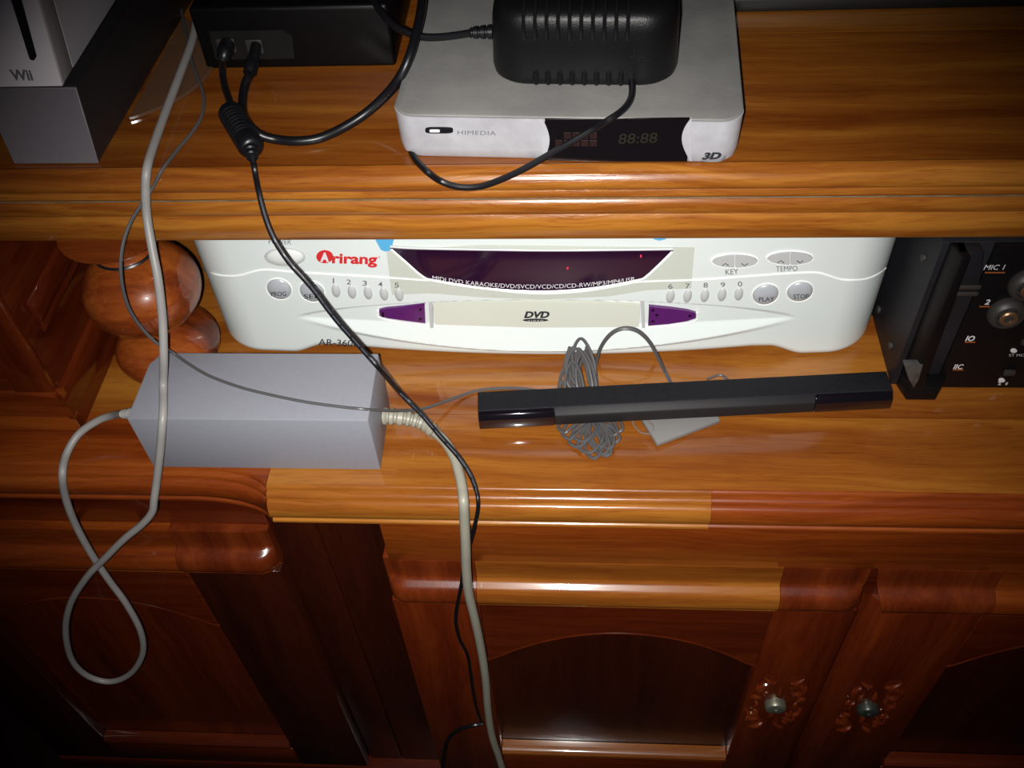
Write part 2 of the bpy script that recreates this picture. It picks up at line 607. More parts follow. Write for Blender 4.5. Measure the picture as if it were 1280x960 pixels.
def lowprof(x):
    d = dyl(x)
    yb_ = .3234 if x < -.1756 else .3074
    return [(yb_, -.0001), (.3070 + d, -.0001), (.3060 + d, -.0005), (.3052 + d, -.0016), (.3050 + d, -.0026), (.3056 + d, -.0030), (.3042 + d, -.0031), (.3026 + d, -.0036), (.3014 + d, -.0048), (.3011 + d, -.0062), (.3024 + d, -.0070),
            (.3004 + d, -.0072), (.2990 + d, -.0082), (.2978 + d, -.0103), (.2971 + d, -.0135), (.2970 + d, -.0170), (.2976 + d, -.0200), (.2990 + d, -.0218), (.3000 + d, -.0224), (.2986 + d, -.0228), (.2979 + d, -.0236), (.2978 + d, -.0250), (.2990 + d, -.0262), (yb_, -.0262)]


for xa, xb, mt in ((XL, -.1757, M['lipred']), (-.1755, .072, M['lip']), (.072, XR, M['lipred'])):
    b = bmesh.new()
    xs_ = sorted({xa, xb} | {x for x in xs_low if xa + .0004 < x < xb - .0004})
    if xb < XR:
        xs_[-1] -= .00015
    rings = [[b.verts.new((x, y, z)) for y, z in lowprof(x)] for x in xs_]
    n = len(rings[0])
    for A, C in zip(rings, rings[1:]):
        for k in range(n):
            b.faces.new((A[k], A[(k + 1) % n], C[(k + 1) % n], C[k]))
    b.faces.new(rings[0][::-1]); b.faces.new(rings[-1])
    obj('edge_moulding', b, mt, cab)
# carcass behind the doors
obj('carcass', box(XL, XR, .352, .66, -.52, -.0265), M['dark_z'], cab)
obj('fixed_stile', box(-.2035, -.1725, .340, .3515, -.52, -.0266, .0006), M['dark_z'], cab)
obj('fixed_stile', box(-.1715, -.1175, .340, .3515, -.52, -.0266, .0006), M['dark_z'], cab)
obj('apron_rail', box(-.1172, XR, .306, .3395, -.0790, -.0266, .0006), M['rail'], cab)
obj('apron_rail', box(XL, -.204, .340, .3515, -.0935, -.0266, .0006), M['red_x'], cab)
obj('plinth', box(XL, XR, .33, .66, -.54, -.5205, .001), M['red_x'], cab)


def nose_profile(yf, z0, z1, deep=.012):
    q = [(.0105, 0), (.0103, .0010), (.0101, .010), (.0099, .0172), (.0092, .0190), (.0074, .0203), (.0050, .0213), (.0031, .0225), (.0016, .0248), (.0006, .0288), (0, .0320), (.0004, .0348), (.0016, .0368), (.0034, .0377), (.0042, .0382), (.0034, .0388), (.0032, .0412), (.0044, .0430)]
    k = (z0 - z1) / .0430
    return [(yf + deep, z0)] + [(yf + a, z0 - b_ * k) for a, b_ in q] + [(yf + deep, z1)]


def door(x0, x1, sw, yf, ztop, nose_h, zarch_end, zarch_top, zbr, zbot, left_round, right_round, mats, handle_x=None, lockmat=None, left_bevel=0):
    """yf: plane of the stiles; the nose moulding stands .006 proud"""
    i0, i1 = x0 + sw[0], x1 - sw[1]
    d = obj('door', box(i0 - .006, i1 + .006, yf + .009, yf + .016, zbot + .01, ztop - nose_h - .001, 0), mats['panel'], cab)
    zs = ztop - nose_h - .0002
    # stiles
    if left_bevel:
        pl = [(x0, yf + .0195), (x0 + left_bevel, yf), (i0 - .0002, yf), (i0 - .0002, yf + .0195)]
        g = prism([(x, y, zbot) for x, y in pl], (0, 0, zs - zbot), .0008)
        obj('stile', g, mats['stile'], d)
    else:
        obj('stile', box(x0, i0 - .0002, yf, yf + .0195, zbot, zs, .0012), mats['stile'], d)
    obj('stile', box(i1 + .0002, x1, yf, yf + .0195, zbot, zs, .0012), mats['stile'], d)
    # top rail with arch cut-out
    pts = [(i0, yf, zs), (i1, yf, zs)]
    N = 26
    mid, half = (i0 + i1) / 2, (i1 - i0) / 2

    def az(t):
        # flat shoulder, then a broad arch
        s = max(0, 1 - (abs(t) / .985) ** 2.1)
        return zarch_end + (zarch_top - zarch_end) * s
    arc_ = [(mid + half * t, az(t)) for t in [1 - 2 * k / N for k in range(N + 1)]]
    pts += [(x, yf, z) for x, z in arc_]
    g = prism(pts, (0, .0085, 0), .0006, 1)
    obj('top_rail', g, mats['rail'], d)
    # raised lip that follows the arch
    lip = tube([Vector((x, yf + .0012, z - .0005)) for x, z in arc_], .0016, 8)
    obj('arch_bead', lip, mats['rail'], d)
    obj('bottom_rail', box(i0, i1, yf, yf + .0085, zbot, zbr - .012, .0008), mats['rail'], d)
    obj('rail_bead', sweep_x([(yf + .0085, zbr), (yf + .001, zbr), (yf - .001, zbr - .0012), (yf - .0006, zbr - .0032), (yf + .0004, zbr - .004), (yf - .0014, zbr - .0052), (yf - .0016, zbr - .0085), (yf + .0004, zbr - .0100), (yf + .0004, zbr - .0118), (yf + .0085, zbr - .0118)], [i0 + .0002, i1 - .0002]), M['railgold'] if mats is MC else mats['rail'], d)
    # nose moulding in three pieces: stile ends and the middle
    yn = yf - .0062

    def nose(xa, xb, rl, rr, mat):
        prof = nose_profile(yn, ztop, ztop - nose_h, .017)
        cyc = [(y, z) for y, z in prof]
        b = bmesh.new()
        zm = ztop - nose_h / 2
        rows = []
        xs = [xa + (xb - xa) * k / 14 for k in range(15)] if not (rl or rr) else [xa + (xb - xa) * (.5 - .5 * math.cos(PI * k / 28)) for k in range(29)]
        for x in xs:
            row = []
            for y, z in cyc:
                xx = x
                rel = (z - zm) / (nose_h / 2)
                if rl:
                    k = max(0, 1 - (x - xa) / .03) * (0 if rl == 1 else .6)
                    xx += k * (.0125 * max(0, rel * rel * .35 + max(0, -rel) ** 2.2 * .65)) if rl == 1 else k * .018 * max(0, -rel * .5 + .5) ** 1.3
                if rr:
                    k = 0
                    xx -= k * (.0125 * max(0, rel * rel * .35 + max(0, -rel) ** 2.2 * .65))
                yy = y
                RR = .0125
                for on, dd in ((rl == 1, x - xa), (rr, xb - x)):
                    if on and dd < RR:
                        pull = RR - math.sqrt(max(0, RR * RR - (RR - dd) ** 2))
                        yy = min(yn + .0120, yy + pull * .97) if y < yn + .014 else yy
                row.append(b.verts.new((xx, yy, z)))
            rows.append(row)
        nn = len(cyc)
        for A, C in zip(rows, rows[1:]):
            for k in range(nn):
                b.faces.new((A[k], A[(k + 1) % nn], C[(k + 1) % nn], C[k]))
        b.faces.new(rows[0][::-1]); b.faces.new(rows[-1])
        # body behind the profile
        obj('nose_moulding', b, mat, d)
    nose(x0, i0 - .0003, left_round, 0, mats['nose_end'])
    nose(i0, i1, 0, 0, mats['nose'])
    nose(i1 + .0003, x1, 0, right_round, mats['nose_end'])
    obj('top_edge', box(x0, x1, yf + .0112, yf + .0195, ztop - nose_h, ztop - .0006, 0), mats['rail'], d)
    if handle_x:
        lx, lz, lm, sgn = handle_x
        # lock escutcheon
        g = lathe([(.0078, 0), (.0078, -.0035), (.0072, -.0052), (.006, -.0058), (.0015, -.0058), (.0012, -.003)], (lx, yf, lz), 'Y', 28)
        obj('lock', g, lm, d)
        # carved foliage round the lock
        rnd = random.Random(3 if sgn < 0 else 5)
        g = bmesh.new()
        hw = .0225

        def curl(cx, cz, r, a0, turn, th=.0017):
            P = []
            for k in range(15):
                t = k / 14
                a = a0 + turn * t * 4.2
                rr = r * (1 - .72 * t)
                P.append(Vector((cx + rr * math.cos(a), yf - .0004 - .0018 * math.sin(PI * t) - .0008 * t, cz + rr * math.sin(a) * 1.15)))
            tube(P, [th * (.5 + .9 * math.sin(PI * min(1, (k + 2) / 15))) for k in range(15)], 8, bm=g)

        def leaf(x, z, ang, ln, wd):
            P = [Vector((x + math.cos(ang) * ln * t, yf - .0005 - .0016 * math.sin(PI * t), z + math.sin(ang) * ln * t)) for t in (0, .15, .35, .55, .75, .9, 1)]
            tube(P, [wd * q for q in (.3, .8, 1, .95, .7, .4, .12)], 8, bm=g)
        for sx in (-1, 1):
            for sz in (-1, 1):
                curl(lx + sx * .0105, lz + sz * .026, .0068, (PI / 2 if sz > 0 else -PI / 2) + rnd.uniform(-.3, .3), sx * sz * -1, .0017)
                curl(lx + sx * .0150, lz + sz * .0115, .0052, rnd.uniform(0, 6), sx * sz, .0014)
                leaf(lx + sx * .004, lz + sz * .036, (PI / 2 if sz > 0 else -PI / 2) - sx * sz * .9, .013, .0022)
                leaf(lx + sx * .010, lz + sz * .016, (PI / 2 if sz > 0 else -PI / 2) * .6 + (0 if sx > 0 else PI * .4 * sz), .010, .002)
                leaf(lx + sx * .017, lz + sz * .022, (PI / 2 if sz > 0 else -PI / 2), .011, .0019)
            leaf(lx + sx * .0125, lz - .003, PI / 2 + sx * -.3, .010, .0019)
        leaf(lx, lz + .012, PI / 2, .016, .0024)
        leaf(lx, lz - .012, -PI / 2, .016, .0024)
        obj('carved_ornament', g, mats['stile'], d)
    return d


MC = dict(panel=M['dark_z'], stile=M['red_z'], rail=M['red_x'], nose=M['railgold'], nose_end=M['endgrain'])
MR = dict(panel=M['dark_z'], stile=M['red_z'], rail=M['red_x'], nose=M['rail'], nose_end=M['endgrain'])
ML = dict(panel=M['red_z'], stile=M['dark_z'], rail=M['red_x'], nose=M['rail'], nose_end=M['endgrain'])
# centre door
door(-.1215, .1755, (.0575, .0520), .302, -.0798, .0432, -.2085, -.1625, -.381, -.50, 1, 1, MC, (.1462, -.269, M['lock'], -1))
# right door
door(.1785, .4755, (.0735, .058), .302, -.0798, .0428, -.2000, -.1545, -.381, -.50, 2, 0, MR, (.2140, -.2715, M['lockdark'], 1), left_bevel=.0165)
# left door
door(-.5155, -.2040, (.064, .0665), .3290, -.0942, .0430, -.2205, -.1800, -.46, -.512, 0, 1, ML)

# left side compartment standing on the lower shelf
obj('compartment_panel', box(XL, -.2985, .3490, .655, .0003, .1118), M['red_y'], cab)
obj('compartment_front', box(XL, -.3225, .3462, .3488, .0332, .1118, .0004), M['red_x'], cab)
obj('corner_stile', hexa([(-.322, .3447, .0332), (-.2985, .3447, .0332), (-.2985, .3488, .0332), (-.322, .3488, .0332)], [(-.322, .3447, .1118), (-.2985, .3447, .1118), (-.2985, .3488, .1118), (-.322, .3488, .1118)], .0006), M['red_z'], cab)
obj('plinth_moulding', sweep_x([(.3488, .0003), (.3435, .0003), (.3435, .010), (.3442, .012), (.3435, .014), (.3438, .026), (.3452, .0310), (.346, .0330), (.3488, .0330)], [XL, -.2952]), M['rail'], cab)


def ybar(prof, y0, y1, mat, bev=0):
    pts = [(x, y0, z) for x, z in prof]
    obj('side_moulding', prism(pts, (0, y1 - y0, 0), bev), mat, cab)


ybar([(-.2984, .0003), (-.2950, .0003), (-.2950, .010), (-.2956, .0125), (-.2948, .015), (-.2949, .027), (-.2960, .0312), (-.2984, .033)], .3437, .60, M['red_y'])
# upper raised rail with a rounded front end
ybar([(-.2984, .0655), (-.2962, .0662), (-.2948, .0685), (-.2946, .072), (-.2956, .0735), (-.2946, .0752), (-.2944, .0820), (-.2950, .0862), (-.2964, .0886), (-.2984, .089)], .3610, .60, M['red_y'], .0011)

# turned column
cx, cyy = -.252, .397


def sph(zc, r, h, n=14, a0=-90, a1=90):
    return [(r * math.cos(math.radians(a0 + (a1 - a0) * k / n)), zc + h * math.sin(math.radians(a0 + (a1 - a0) * k / n))) for k in range(n + 1)]


prof = [(.020, .0003)] + sph(.0190, .0315, .0180, 14, -70, 66) + [(.0125, .0375)] + sph(.066, .0333, .0262, 20, -72, 70) + [(.0122, .0920), (.0155, .0932), (.0168, .0950), (.0155, .0968), (.0140, .0978)] + sph(.1225, .0345, .0225, 8, -66, -29)
col_ = obj('turned_column', lathe(prof, (cx, cyy, 0), 'Z', 64), M['turned'], cab)
obj('turned_ring', lathe([(.0168, -.0008), (.0175, 0), (.0168, .0008), (.0155, .001), (.0155, -.001)], (cx, cyy, .0950), 'Z', 48), M['slot'], col_)

# ------------------------------------------------------------------ karaoke player
PCX, PW = -.0255, .2030
px_, nz_ = 240, 170
ZTOP = .106


def base_front(x):
    u = (x - PCX) / PW
    d = PW - abs(x - PCX)
    Y = .4015 + .0060 * u * u
    R = .030
    if d < R:
        dd = max(0, d)
        Y += R - math.sqrt(max(0, R * R - (R - dd) ** 2))
    return Y


def lens_t(x):
    return (x + .0225) / .1460      # -1..1 over the swoosh


def pfront(x, z):
    Y = base_front(x)
    t = lens_t(x)
    if abs(t) < 1:
        c = 1 - t * t
        zt = .0360 + .0155 * c ** .8      # step at the top
        zb = .0345 - .0250 * c ** .9      # outer edge of the lower lip
        zm = .0345 - .0085 * c            # where the recess starts to come forward
        dep = .0048 * c ** .7
        if z < zt and z >= zm:
            Y += dep * min(1, (zt - z) / .0022)
        elif z < zm and z >= zb:
            k = (z - zb) / max(1e-6, zm - zb)
            Y += dep * k - .0016 * c * (1 - k)
        elif z < zb:
            k = min(1, (zb - z) / .003)
            Y += -.0016 * c * (1 - k) + .0010 * k * c
    # upper shell sits very slightly proud of the lower one
    if z > .0985:
        q = (z - .0985) / (ZTOP - .0985)
        Y += .005 * (1 - math.sqrt(max(0, 1 - q * q)))
    return Y


def pfront_flat(x, z):
    return base_front(x)


ply = thing('karaoke_player', 'wide white karaoke disc player with dark purple display on the lower shelf', 'disc player', (PCX, .5, 0))


def zbottom(x):
    # two rounded feet, an arch beside each, then a shallow centre sag
    u = abs(x - (-.0225))
    zf = .0003
    k = max(0, min(1, (u - .135) / .022))
    k = k * k * (3 - 2 * k)
    mid = .0012 + .0066 * min(1, (u / .125)) ** 2
    return mid * (1 - k) + zf * k


b = bmesh.new()
cols = []
us = [-1 + 2 * k / px_ for k in range(px_ + 1)]
for u in us:
    # concentrate columns at the round corners
    x = PCX + PW * math.sin(u * PI / 2)
    zb0 = zbottom(x)
    col = []
    for j in range(nz_ + 1):
        z = zb0 + (ZTOP - zb0) * j / nz_
        yy = pfront(x, z)
        bot = z - zb0
        if bot < .006:
            q = 1 - bot / .006
            yy += .0045 * (1 - math.sqrt(max(0, 1 - q * q)))
        col.append(b.verts.new((x, yy, z)))
    cols.append(col)
for A, C in zip(cols, cols[1:]):
    for j in range(nz_):
        b.faces.new((A[j], C[j], C[j + 1], A[j + 1]))
# sides, top, back
backs = []
for col in cols:
    backs.append([b.verts.new((col[0].co.x, .60, col[0].co.z)), b.verts.new((col[-1].co.x, .60, ZTOP))])
for i in range(px_):
    b.faces.new((cols[i][-1], cols[i + 1][-1], backs[i + 1][1], backs[i][1]))
    b.faces.new((cols[i][0], backs[i][0], backs[i + 1][0], cols[i + 1][0]))
    b.faces.new((backs[i][0], backs[i][1], backs[i + 1][1], backs[i + 1][0]))
b.faces.new([v for v in cols[0]] + [backs[0][1], backs[0][0]])
b.faces.new([v for v in cols[-1]][::-1] + [backs[-1][0], backs[-1][1]])
bmesh.ops.remove_doubles(b, verts=b.verts, dist=1e-6)
obj('body', b, M['white'], ply)

# wavy seam between the shells
seam = [(249, 330), (254, 336), (263, 341), (280, 344.5), (300, 344), (318, 339), (335, 337), (370, 340), (420, 343), (480, 346.5), (530, 350), (545, 351), (600, 360), (650, 365.5), (690, 366.5), (735, 363), (780, 355.5), (800, 352), (860, 350), (890, 348.5), (930, 345.5), (980, 342), (1018, 340.5), (1034, 344), (1050, 349), (1066, 350), (1084, 348), (1098, 342), (1107, 335), (1112, 328)]
sp = catmull([hit(x, y, pfront_flat) + Vector((0, -.0001, 0)) for x, y in seam[1:-1]], 4)
obj('shell_seam', tube(sp, .00055, 6), M['seam'], ply)

LT = [(488, 308), (520, 310), (600, 311.5), (680, 312.5), (760, 312), (841, 311)]
LB = [(489, 309.5), (508, 326), (529, 344), (545, 349), (590, 356.5), (634, 361), (680, 362.5), (720, 360.5), (760, 355.5), (798, 348), (808, 343.5), (826, 327), (840.5, 312.5)]
obj('protective_film', patch([(483, 313), (600, 306), (868, 309)], [(490, 368), (540, 366), (600, 371), (680, 374), (760, 370), (810, 362), (864, 360)], pfront_flat, .0003, 40, 8), M['film'], ply)
lens = obj('display_lens', patch(LT, LB, pfront_flat, .0014, 60, 8), M['lens'], ply)
rim = catmull([hit(x, y, pfront_flat) + Vector((0, -.0012, 0)) for x, y in LB], 3)
obj('lens_trim', tube(rim, .0009, 6), M['seam'], ply)
rim = [hit(x, y - 1.5, pfront_flat) + Vector((0, -.0012, 0)) for x, y in LT]
obj('lens_trim', tube(catmull(rim, 4), .0007, 6), M['grey_button'], ply)
lettering('MIDI DVD KARAOKE/DVD/SVCD/VCD/CD/CD-RW/MP3/MP4/USB', (541, 347), (793, 348.5), 5.2, pfront_flat, M['white_ink'], lens, sag=10.5, off=.0017, up=(0, -1))
obj('indicator_dot', dome(709.5, 333, 1.2, 1.5, pfront_flat, .0003, rim=.0015), plastic('red_led', (.6, .02, .05), .3, emit=((1, .05, .15), .35)), lens)
obj('indicator_dot', dome(801, 318, 1.0, 2.0, pfront_flat, .0003, rim=.0015), bpy.data.materials['red_led'], lens)

# power button and labels
obj('power_button', dome(356, 321, 24, 10.5, pfront_flat, .0028), M['white_button'], ply)
ringp = [hit(356 + 25 * math.cos(a), 321 + 11.3 * math.sin(a), pfront_flat) + Vector((0, -.0002, 0)) for a in [2 * PI * k / 30 for k in range(30)]]
obj('button_surround', tube(ringp, .00035, 6, closed=True), M['grey_button'], ply)
lettering('POWER', (336, 304.5), (364, 305), 6.5, pfront, M['grey_ink'], ply)
# brand print
g = dome(406, 320.5, 10.5, 8, pfront_flat, .00002, rim=.0004)
obj('emblem', g, M['red_ink'], ply)
lettering('A', (400.5, 325.8), (411.5, 326), 10.5, pfront_flat, M['white_ink'], ply, bold=.05, off=.0006)
lettering('rirang', (415, 328), (471.5, 329.5), 12.3, pfront_flat, M['red_ink'], ply, bold=.035)
lettering('\u00ae', (472.5, 322.5), (475.5, 322.5), 3, pfront_flat, M['red_ink'], ply)
# round buttons
for (x, y, rx, ry, s) in ((349, 361, 15, 12.5, 'PROG'), (390, 364, 15, 12.5, 'SEL'), (957, 367.5, 16, 12.5, 'PLAY'), (1000, 364, 16, 12, 'STOP')):
    bt = obj('round_button', dome(x, y, rx, ry, pfront_flat, .0022, tilt=.2 if x < 600 else -.2), M['silver_button'], ply)
    bt['label'] = 'silver domed button marked ' + s
    rg = [hit(x + (rx + 1) * math.cos(a) + (ry + 1) * math.sin(a) * (.2 if x < 600 else -.2), y + (ry + .8) * math.sin(a), pfront_flat) + Vector((0, -.0002, 0)) for a in [2 * PI * k / 28 for k in range(28)]]
    obj('button_surround', tube(rg, .0004, 6, closed=True), M['seam'], ply)
    lettering(s, (x - 9, y + 5), (x + 10, y + 4.5), 5.5, pfront_flat, M['black_ink'], bt, off=.0029, bold=.005)
digs = [(420, 363, 416.5, 354.0, '1'), (440, 364.5, 436, 355.5, '2'), (460, 365.7, 456, 357, '3'), (480, 367, 475.5, 358.5, '4'), (499, 368, 496, 359.5, '5'),
        (838, 370, 838, 361, '6'), (859.5, 369.5, 859.5, 360.5, '7'), (881, 369, 882, 359.5, '8'), (902.5, 368, 903.5, 359, '9'), (923.5, 367, 925, 358.0, '0')]
for x, y, lx, ly, s in digs:
    obj('number_button', dome(x, y, 5.4, 8.2, pfront_flat, .0014, tilt=.15 if x < 600 else -.15, n=18), M['grey_button'], ply)
    lettering(s, (lx - (.4 if s == '1' else 2.8), ly - .6), (lx + (1.2 if s == '1' else 2.8), ly - .6), 6.2, pfront_flat, M['grey_ink'], ply, bold=.008)
# key and tempo rockers
for x, y, s, tx, ty, tw in ((918.5, 325.5, 'KEY', 915, 343, 8), (987.5, 322, 'TEMPO', 983.5, 339, 13.5)):
    for sg in (-1, 1):
        # half ellipse each
        N = 10
        tp = [(x + sg * (.6 + 27.5 * k / N), y - 7.4 * math.sqrt(max(0, 1 - (k / N) ** 1.8)) - sg * .04 * k) for k in range(N + 1)]
        bt_ = [(x + sg * (.6 + 27.5 * k / N), y + 7.4 * math.sqrt(max(0, 1 - (k / N) ** 1.8)) + .01) for k in range(N + 1)]
        rk = obj('rocker_button', patch(tp, bt_, pfront_flat, .0012, 16, 4), M['grey_button'], ply)
        ar = [(-4, 2), (0, -1.5), (4, 2)] if sg < 0 else [(-4, -1.5), (0, 2), (4, -1.5)]
        P = [hit(x + sg * 12 + a, y + 3 + c * .8, pfront_flat) + Vector((0, -.0013, 0)) for a, c in ar]
        obj('arrow_mark', tube(P, .00035, 6), M['grey_ink'], rk)
    rg = [hit(x + 29.5 * math.cos(a), y + 8.8 * math.sin(a), pfront_flat) + Vector((0, -.0002, 0)) for a in [2 * PI * k / 32 for k in range(32)]]
    obj('button_surround', tube(rg, .0004, 6, closed=True), M['seam'], ply)
    lettering(s, (tx - tw, ty), (tx + tw, ty - 1), 6.8, pfront_flat, M['grey_ink'], ply, bold=.005)
lettering('AR-3600', (398, 430.5), (448, 432.5), 8, pfront, M['black_ink'], ply, bold=.006, off=.0006)

# disc tray and purple windows


def ptray(x, z):
    return base_front(x) + .0030


tray = obj('disc_tray', patch([(541, 378), (600, 376.8), (667, 376.3), (735, 377.5), (800, 380)], [(544, 404.5), (667, 408.5), (798, 407.5)], ptray, .0008, 30, 5, back=.003), M['cream'], ply)
for xa, xb in ((536, 541), (800.5, 805)):
    obj('tray_trim', patch([(xa, 378), (xb, 378)], [(xa + 2, 408), (xb + 1, 408)], ptray, .0014, 3, 3, back=.003), M['grey_button'], ply)
lettering('DVD', (655, 395.5), (687, 395.5), 7.6, ptray, M['black_ink'], tray, bold=.05, shear=.25, off=.0011)
obj('emblem', dome(669.5, 398.8, 16, 1.9, ptray, .0001, rim=.0010), M['black_ink'], tray)
lettering('VIDEO', (660, 399.9), (679, 399.9), 2, ptray, M['white_ink'], tray, off=.0014, spacing=1.5)
pw = obj('side_window', patch([(474, 386), (482, 384), (500, 382.8), (531, 380)], [(475, 393), (484, 396), (505, 399), (532, 402.5)], ptray, .0012, 16, 4, back=.002), M['purple'], ply)
pw2 = obj('side_window', patch([(811, 382), (840, 384.5), (860, 387), (870, 390)], [(810, 405.5), (835, 403.5), (858, 400), (869.5, 396)], ptray, .0012, 16, 4, back=.002), M['purple'], ply)
for wn_, ed in ((pw, [(473, 386), (475, 395), (505, 401.5), (533, 404.5)]), (pw2, [(809, 407.5), (835, 405.5), (860, 402), (871.5, 396.5), (871, 389)])):
    obj('window_trim', tube(catmull([hit(x, y, ptray) + Vector((0, -.0012, 0)) for x, y in ed], 4), .0007, 6), M['seam'], wn_)
for wn_, pts_ in ((pw, [(479, 390), (479, 393), (526, 385), (526, 397)]), (pw2, [(816, 386), (821, 392), (816, 400), (862, 393)])):
    for x, y in pts_:
        obj('dimple', dome(x, y, 2, 1.8, ptray, .0001, rim=.0014, n=10), M['lens'], wn_)
# blue tape ends stuck over the top edge
obj('blue_tape', patch([(468, 296), (493, 296)], [(476, 311), (481, 313.5), (489, 312)], pfront, .0007, 8, 6), M['blue_tape'], ply)
obj('blue_tape', patch([(812, 292), (836, 291)], [(817, 298), (824, 300), (832, 298)], pfront, .0007, 8, 4), M['blue_tape'], ply)

# ------------------------------------------------------------------ power brick on lower shelf
BH = .045
br = thing('power_brick', 'light grey rectangular power supply brick at the front left of the lower shelf', 'power adapter', (-.178, .344, 0))
bx0, bx1, by0, by1 = -.2436, -.1118, .3172, .3655
ft = [(bx0, by0 + .0015, .0004), (bx1, by0 + .0015, .0004)]
# plan outline with clipped rear corners; the right end bulges to a shallow point
plan = [(bx0, by0), (bx1, by0), (bx1 - .0012, by1), (bx0 + .0055, by1), (bx0 + .0005, by1 - .009)]
mid = [(x, y, .0004) for x, y in plan]
top = [(x, y, BH) for x, y in plan]
obj('casing', hexa(mid, top, .0008, 2), M['brick'], br)


def relief(P, r0, r1, n_ribs, name, mat, parent):
    """stepped strain relief along path P"""
    pts = catmull(P, 12)
    L_ = len(pts)
    rr = []
    for i in range(L_):
        t = i / (L_ - 1)
        base = r0 + (r1 - r0) * t
        ph = (t * n_ribs) % 1
        rr.append(base * (1.0 if ph < .6 else .76))
    return obj(name, tube(pts, rr, 14), mat, parent)


relief([pz(472, 520, .014), pz(490, 521, .0145), pz(512, 524, .0125), pz(530, 530, .010), pz(544, 541, .0085)], .0052, .0040, 9, 'strain_relief', M['cablebeige'], br)
relief([py_(170, 517, .3300), py_(161, 517, .3300), py_(153, 518, .3295)], .0036, .0026, 3, 'strain_relief', M['cablegrey'], br)

# beige cable running down from the brick
ca = [(541, 538, 'z', .0088), (556, 552, 'z', .0072), (567, 570, 'z', .0060), (574, 592, 'z', .0045), (578, 612, 'z', .0036), (579.5, 628, 'y', .2950), (580.5, 648, 'y', .2925), (582, 680, 'y', .2900), (583, 712, 'y', .2890), (586, 742, 'y', .2888), (594, 776, 'y', .290),
      (602, 815, 'y', .292), (607, 850, 'y', .293), (610, 888, 'y', .2935), (615, 920, 'y', .294), (624, 948, 'y', .294), (634, 985, 'y', .293), (640, 1030, 'y', .292)]
o = obj('power_cable', tube(cpath(ca, 8), .0029, 12), M['cablebeige'], None, loc=pz(541, 538, 0))
tag(o, 'thick beige-grey cord hanging from the right end of the grey brick past the doors', 'cable')

# light grey cable: over the upper shelf, down across the brick, looped below, back to the brick's left end
cg = [(250, -40, 'z', .1625), (247, 10, 'z', .1620), (241, 48, 'z', .1615), (226, 90, 'z', .1612), (207, 140, 'z', .1605), (191, 185, 'z', .1600), (183.5, 212, 'z', .1585), (182, 238, 'y', .3785), (183.5, 270, 'y', .3740), (190, 310, 'y', .3650), (197.5, 350, 'y', .3560), (203, 400, 'y', .3470),
      (204.5, 445, 'y', .3380), (204, 480, 'z', .0530), (204, 512, 'z', .0500), (202.5, 535, 'y', .3120), (200, 565, 'y', .3085), (196, 600, 'y', .3060), (192.5, 625, 'y', .3030), (190, 640, 'y', .3020), (178, 655, 'y', .3015), (155, 674, 'y', .3010), (132, 697, 'y', .3005), (108, 722, 'y', .3000), (88, 755, 'y', .3), (82, 790, 'y', .300),
      (90, 825, 'y', .3005), (110, 845, 'y', .301), (138, 852, 'y', .3015), (163, 842, 'y', .302), (178, 818, 'y', .303), (176, 790, 'y', .304), (158, 755, 'y', .306), (136, 725, 'y', .3075), (114, 692, 'y', .3080), (94, 655, 'y', .308), (82, 622, 'y', .3075), (78, 594, 'z', .0040), (83, 568, 'z', .0068), (98, 543, 'z', .011), (122, 526, 'z', .016), (142, 519, 'z', .022), (154, 517.5, 'y', .3295)]
o = obj('power_cable', tube(cpath(cg, 8), .00225, 12), M['cablegrey'], None, loc=pz(241, 48, ZT))
tag(o, 'light grey round cable looped in a figure eight below the grey brick', 'cable')

# ------------------------------------------------------------------ sensor bar
BZ = .0062
sb = thing('sensor_bar', 'long slim black sensor bar lying at an angle across the lower shelf', 'sensor bar', (.058, .366, 0))
A = pz(597, 490, BZ + .0105); B = pz(1105, 464, BZ + .0105)
A.z = B.z = 0
ux = (B - A).normalized()
uy = Vector((-ux.y, ux.x, 0))
LEN = (B - A).length + .001


def sbp(s, t, z):
    v = A + ux * s - uy * t
    return Vector((v.x, v.y, z))


def sbprism(s0, s1, prof, name, mat, parent, bev=.0005):
    return obj(name, prism([sbp(s0, t, z) for t, z in prof], ux * (s1 - s0), bev), mat, parent)


zt_ = BZ + .0105
sbprism(0, LEN, [(0, BZ), (0, zt_), (.0138, zt_), (.0166, zt_ - .0022), (.0172, BZ)], 'casing', M['barblack'], sb)
sbprism(.0436, LEN - .0436, [(.0142, BZ + .0002), (.0142, zt_ + .0001), (.0182, zt_ - .0028), (.0186, zt_ - .004), (.0190, BZ + .0002)], 'front_strip', M['edge'], sb, .0004)
for s0, s1 in ((.0003, .0433), (LEN - .0433, LEN - .0003)):
    sbprism(s0, s1, [(.0142, BZ + .0001), (.0142, zt_ - .0001), (.0165, zt_ - .0012), (.0185, zt_ - .0035), (.0193, BZ + .0001)], 'end_window', M['glossblack'], sb, .0004)
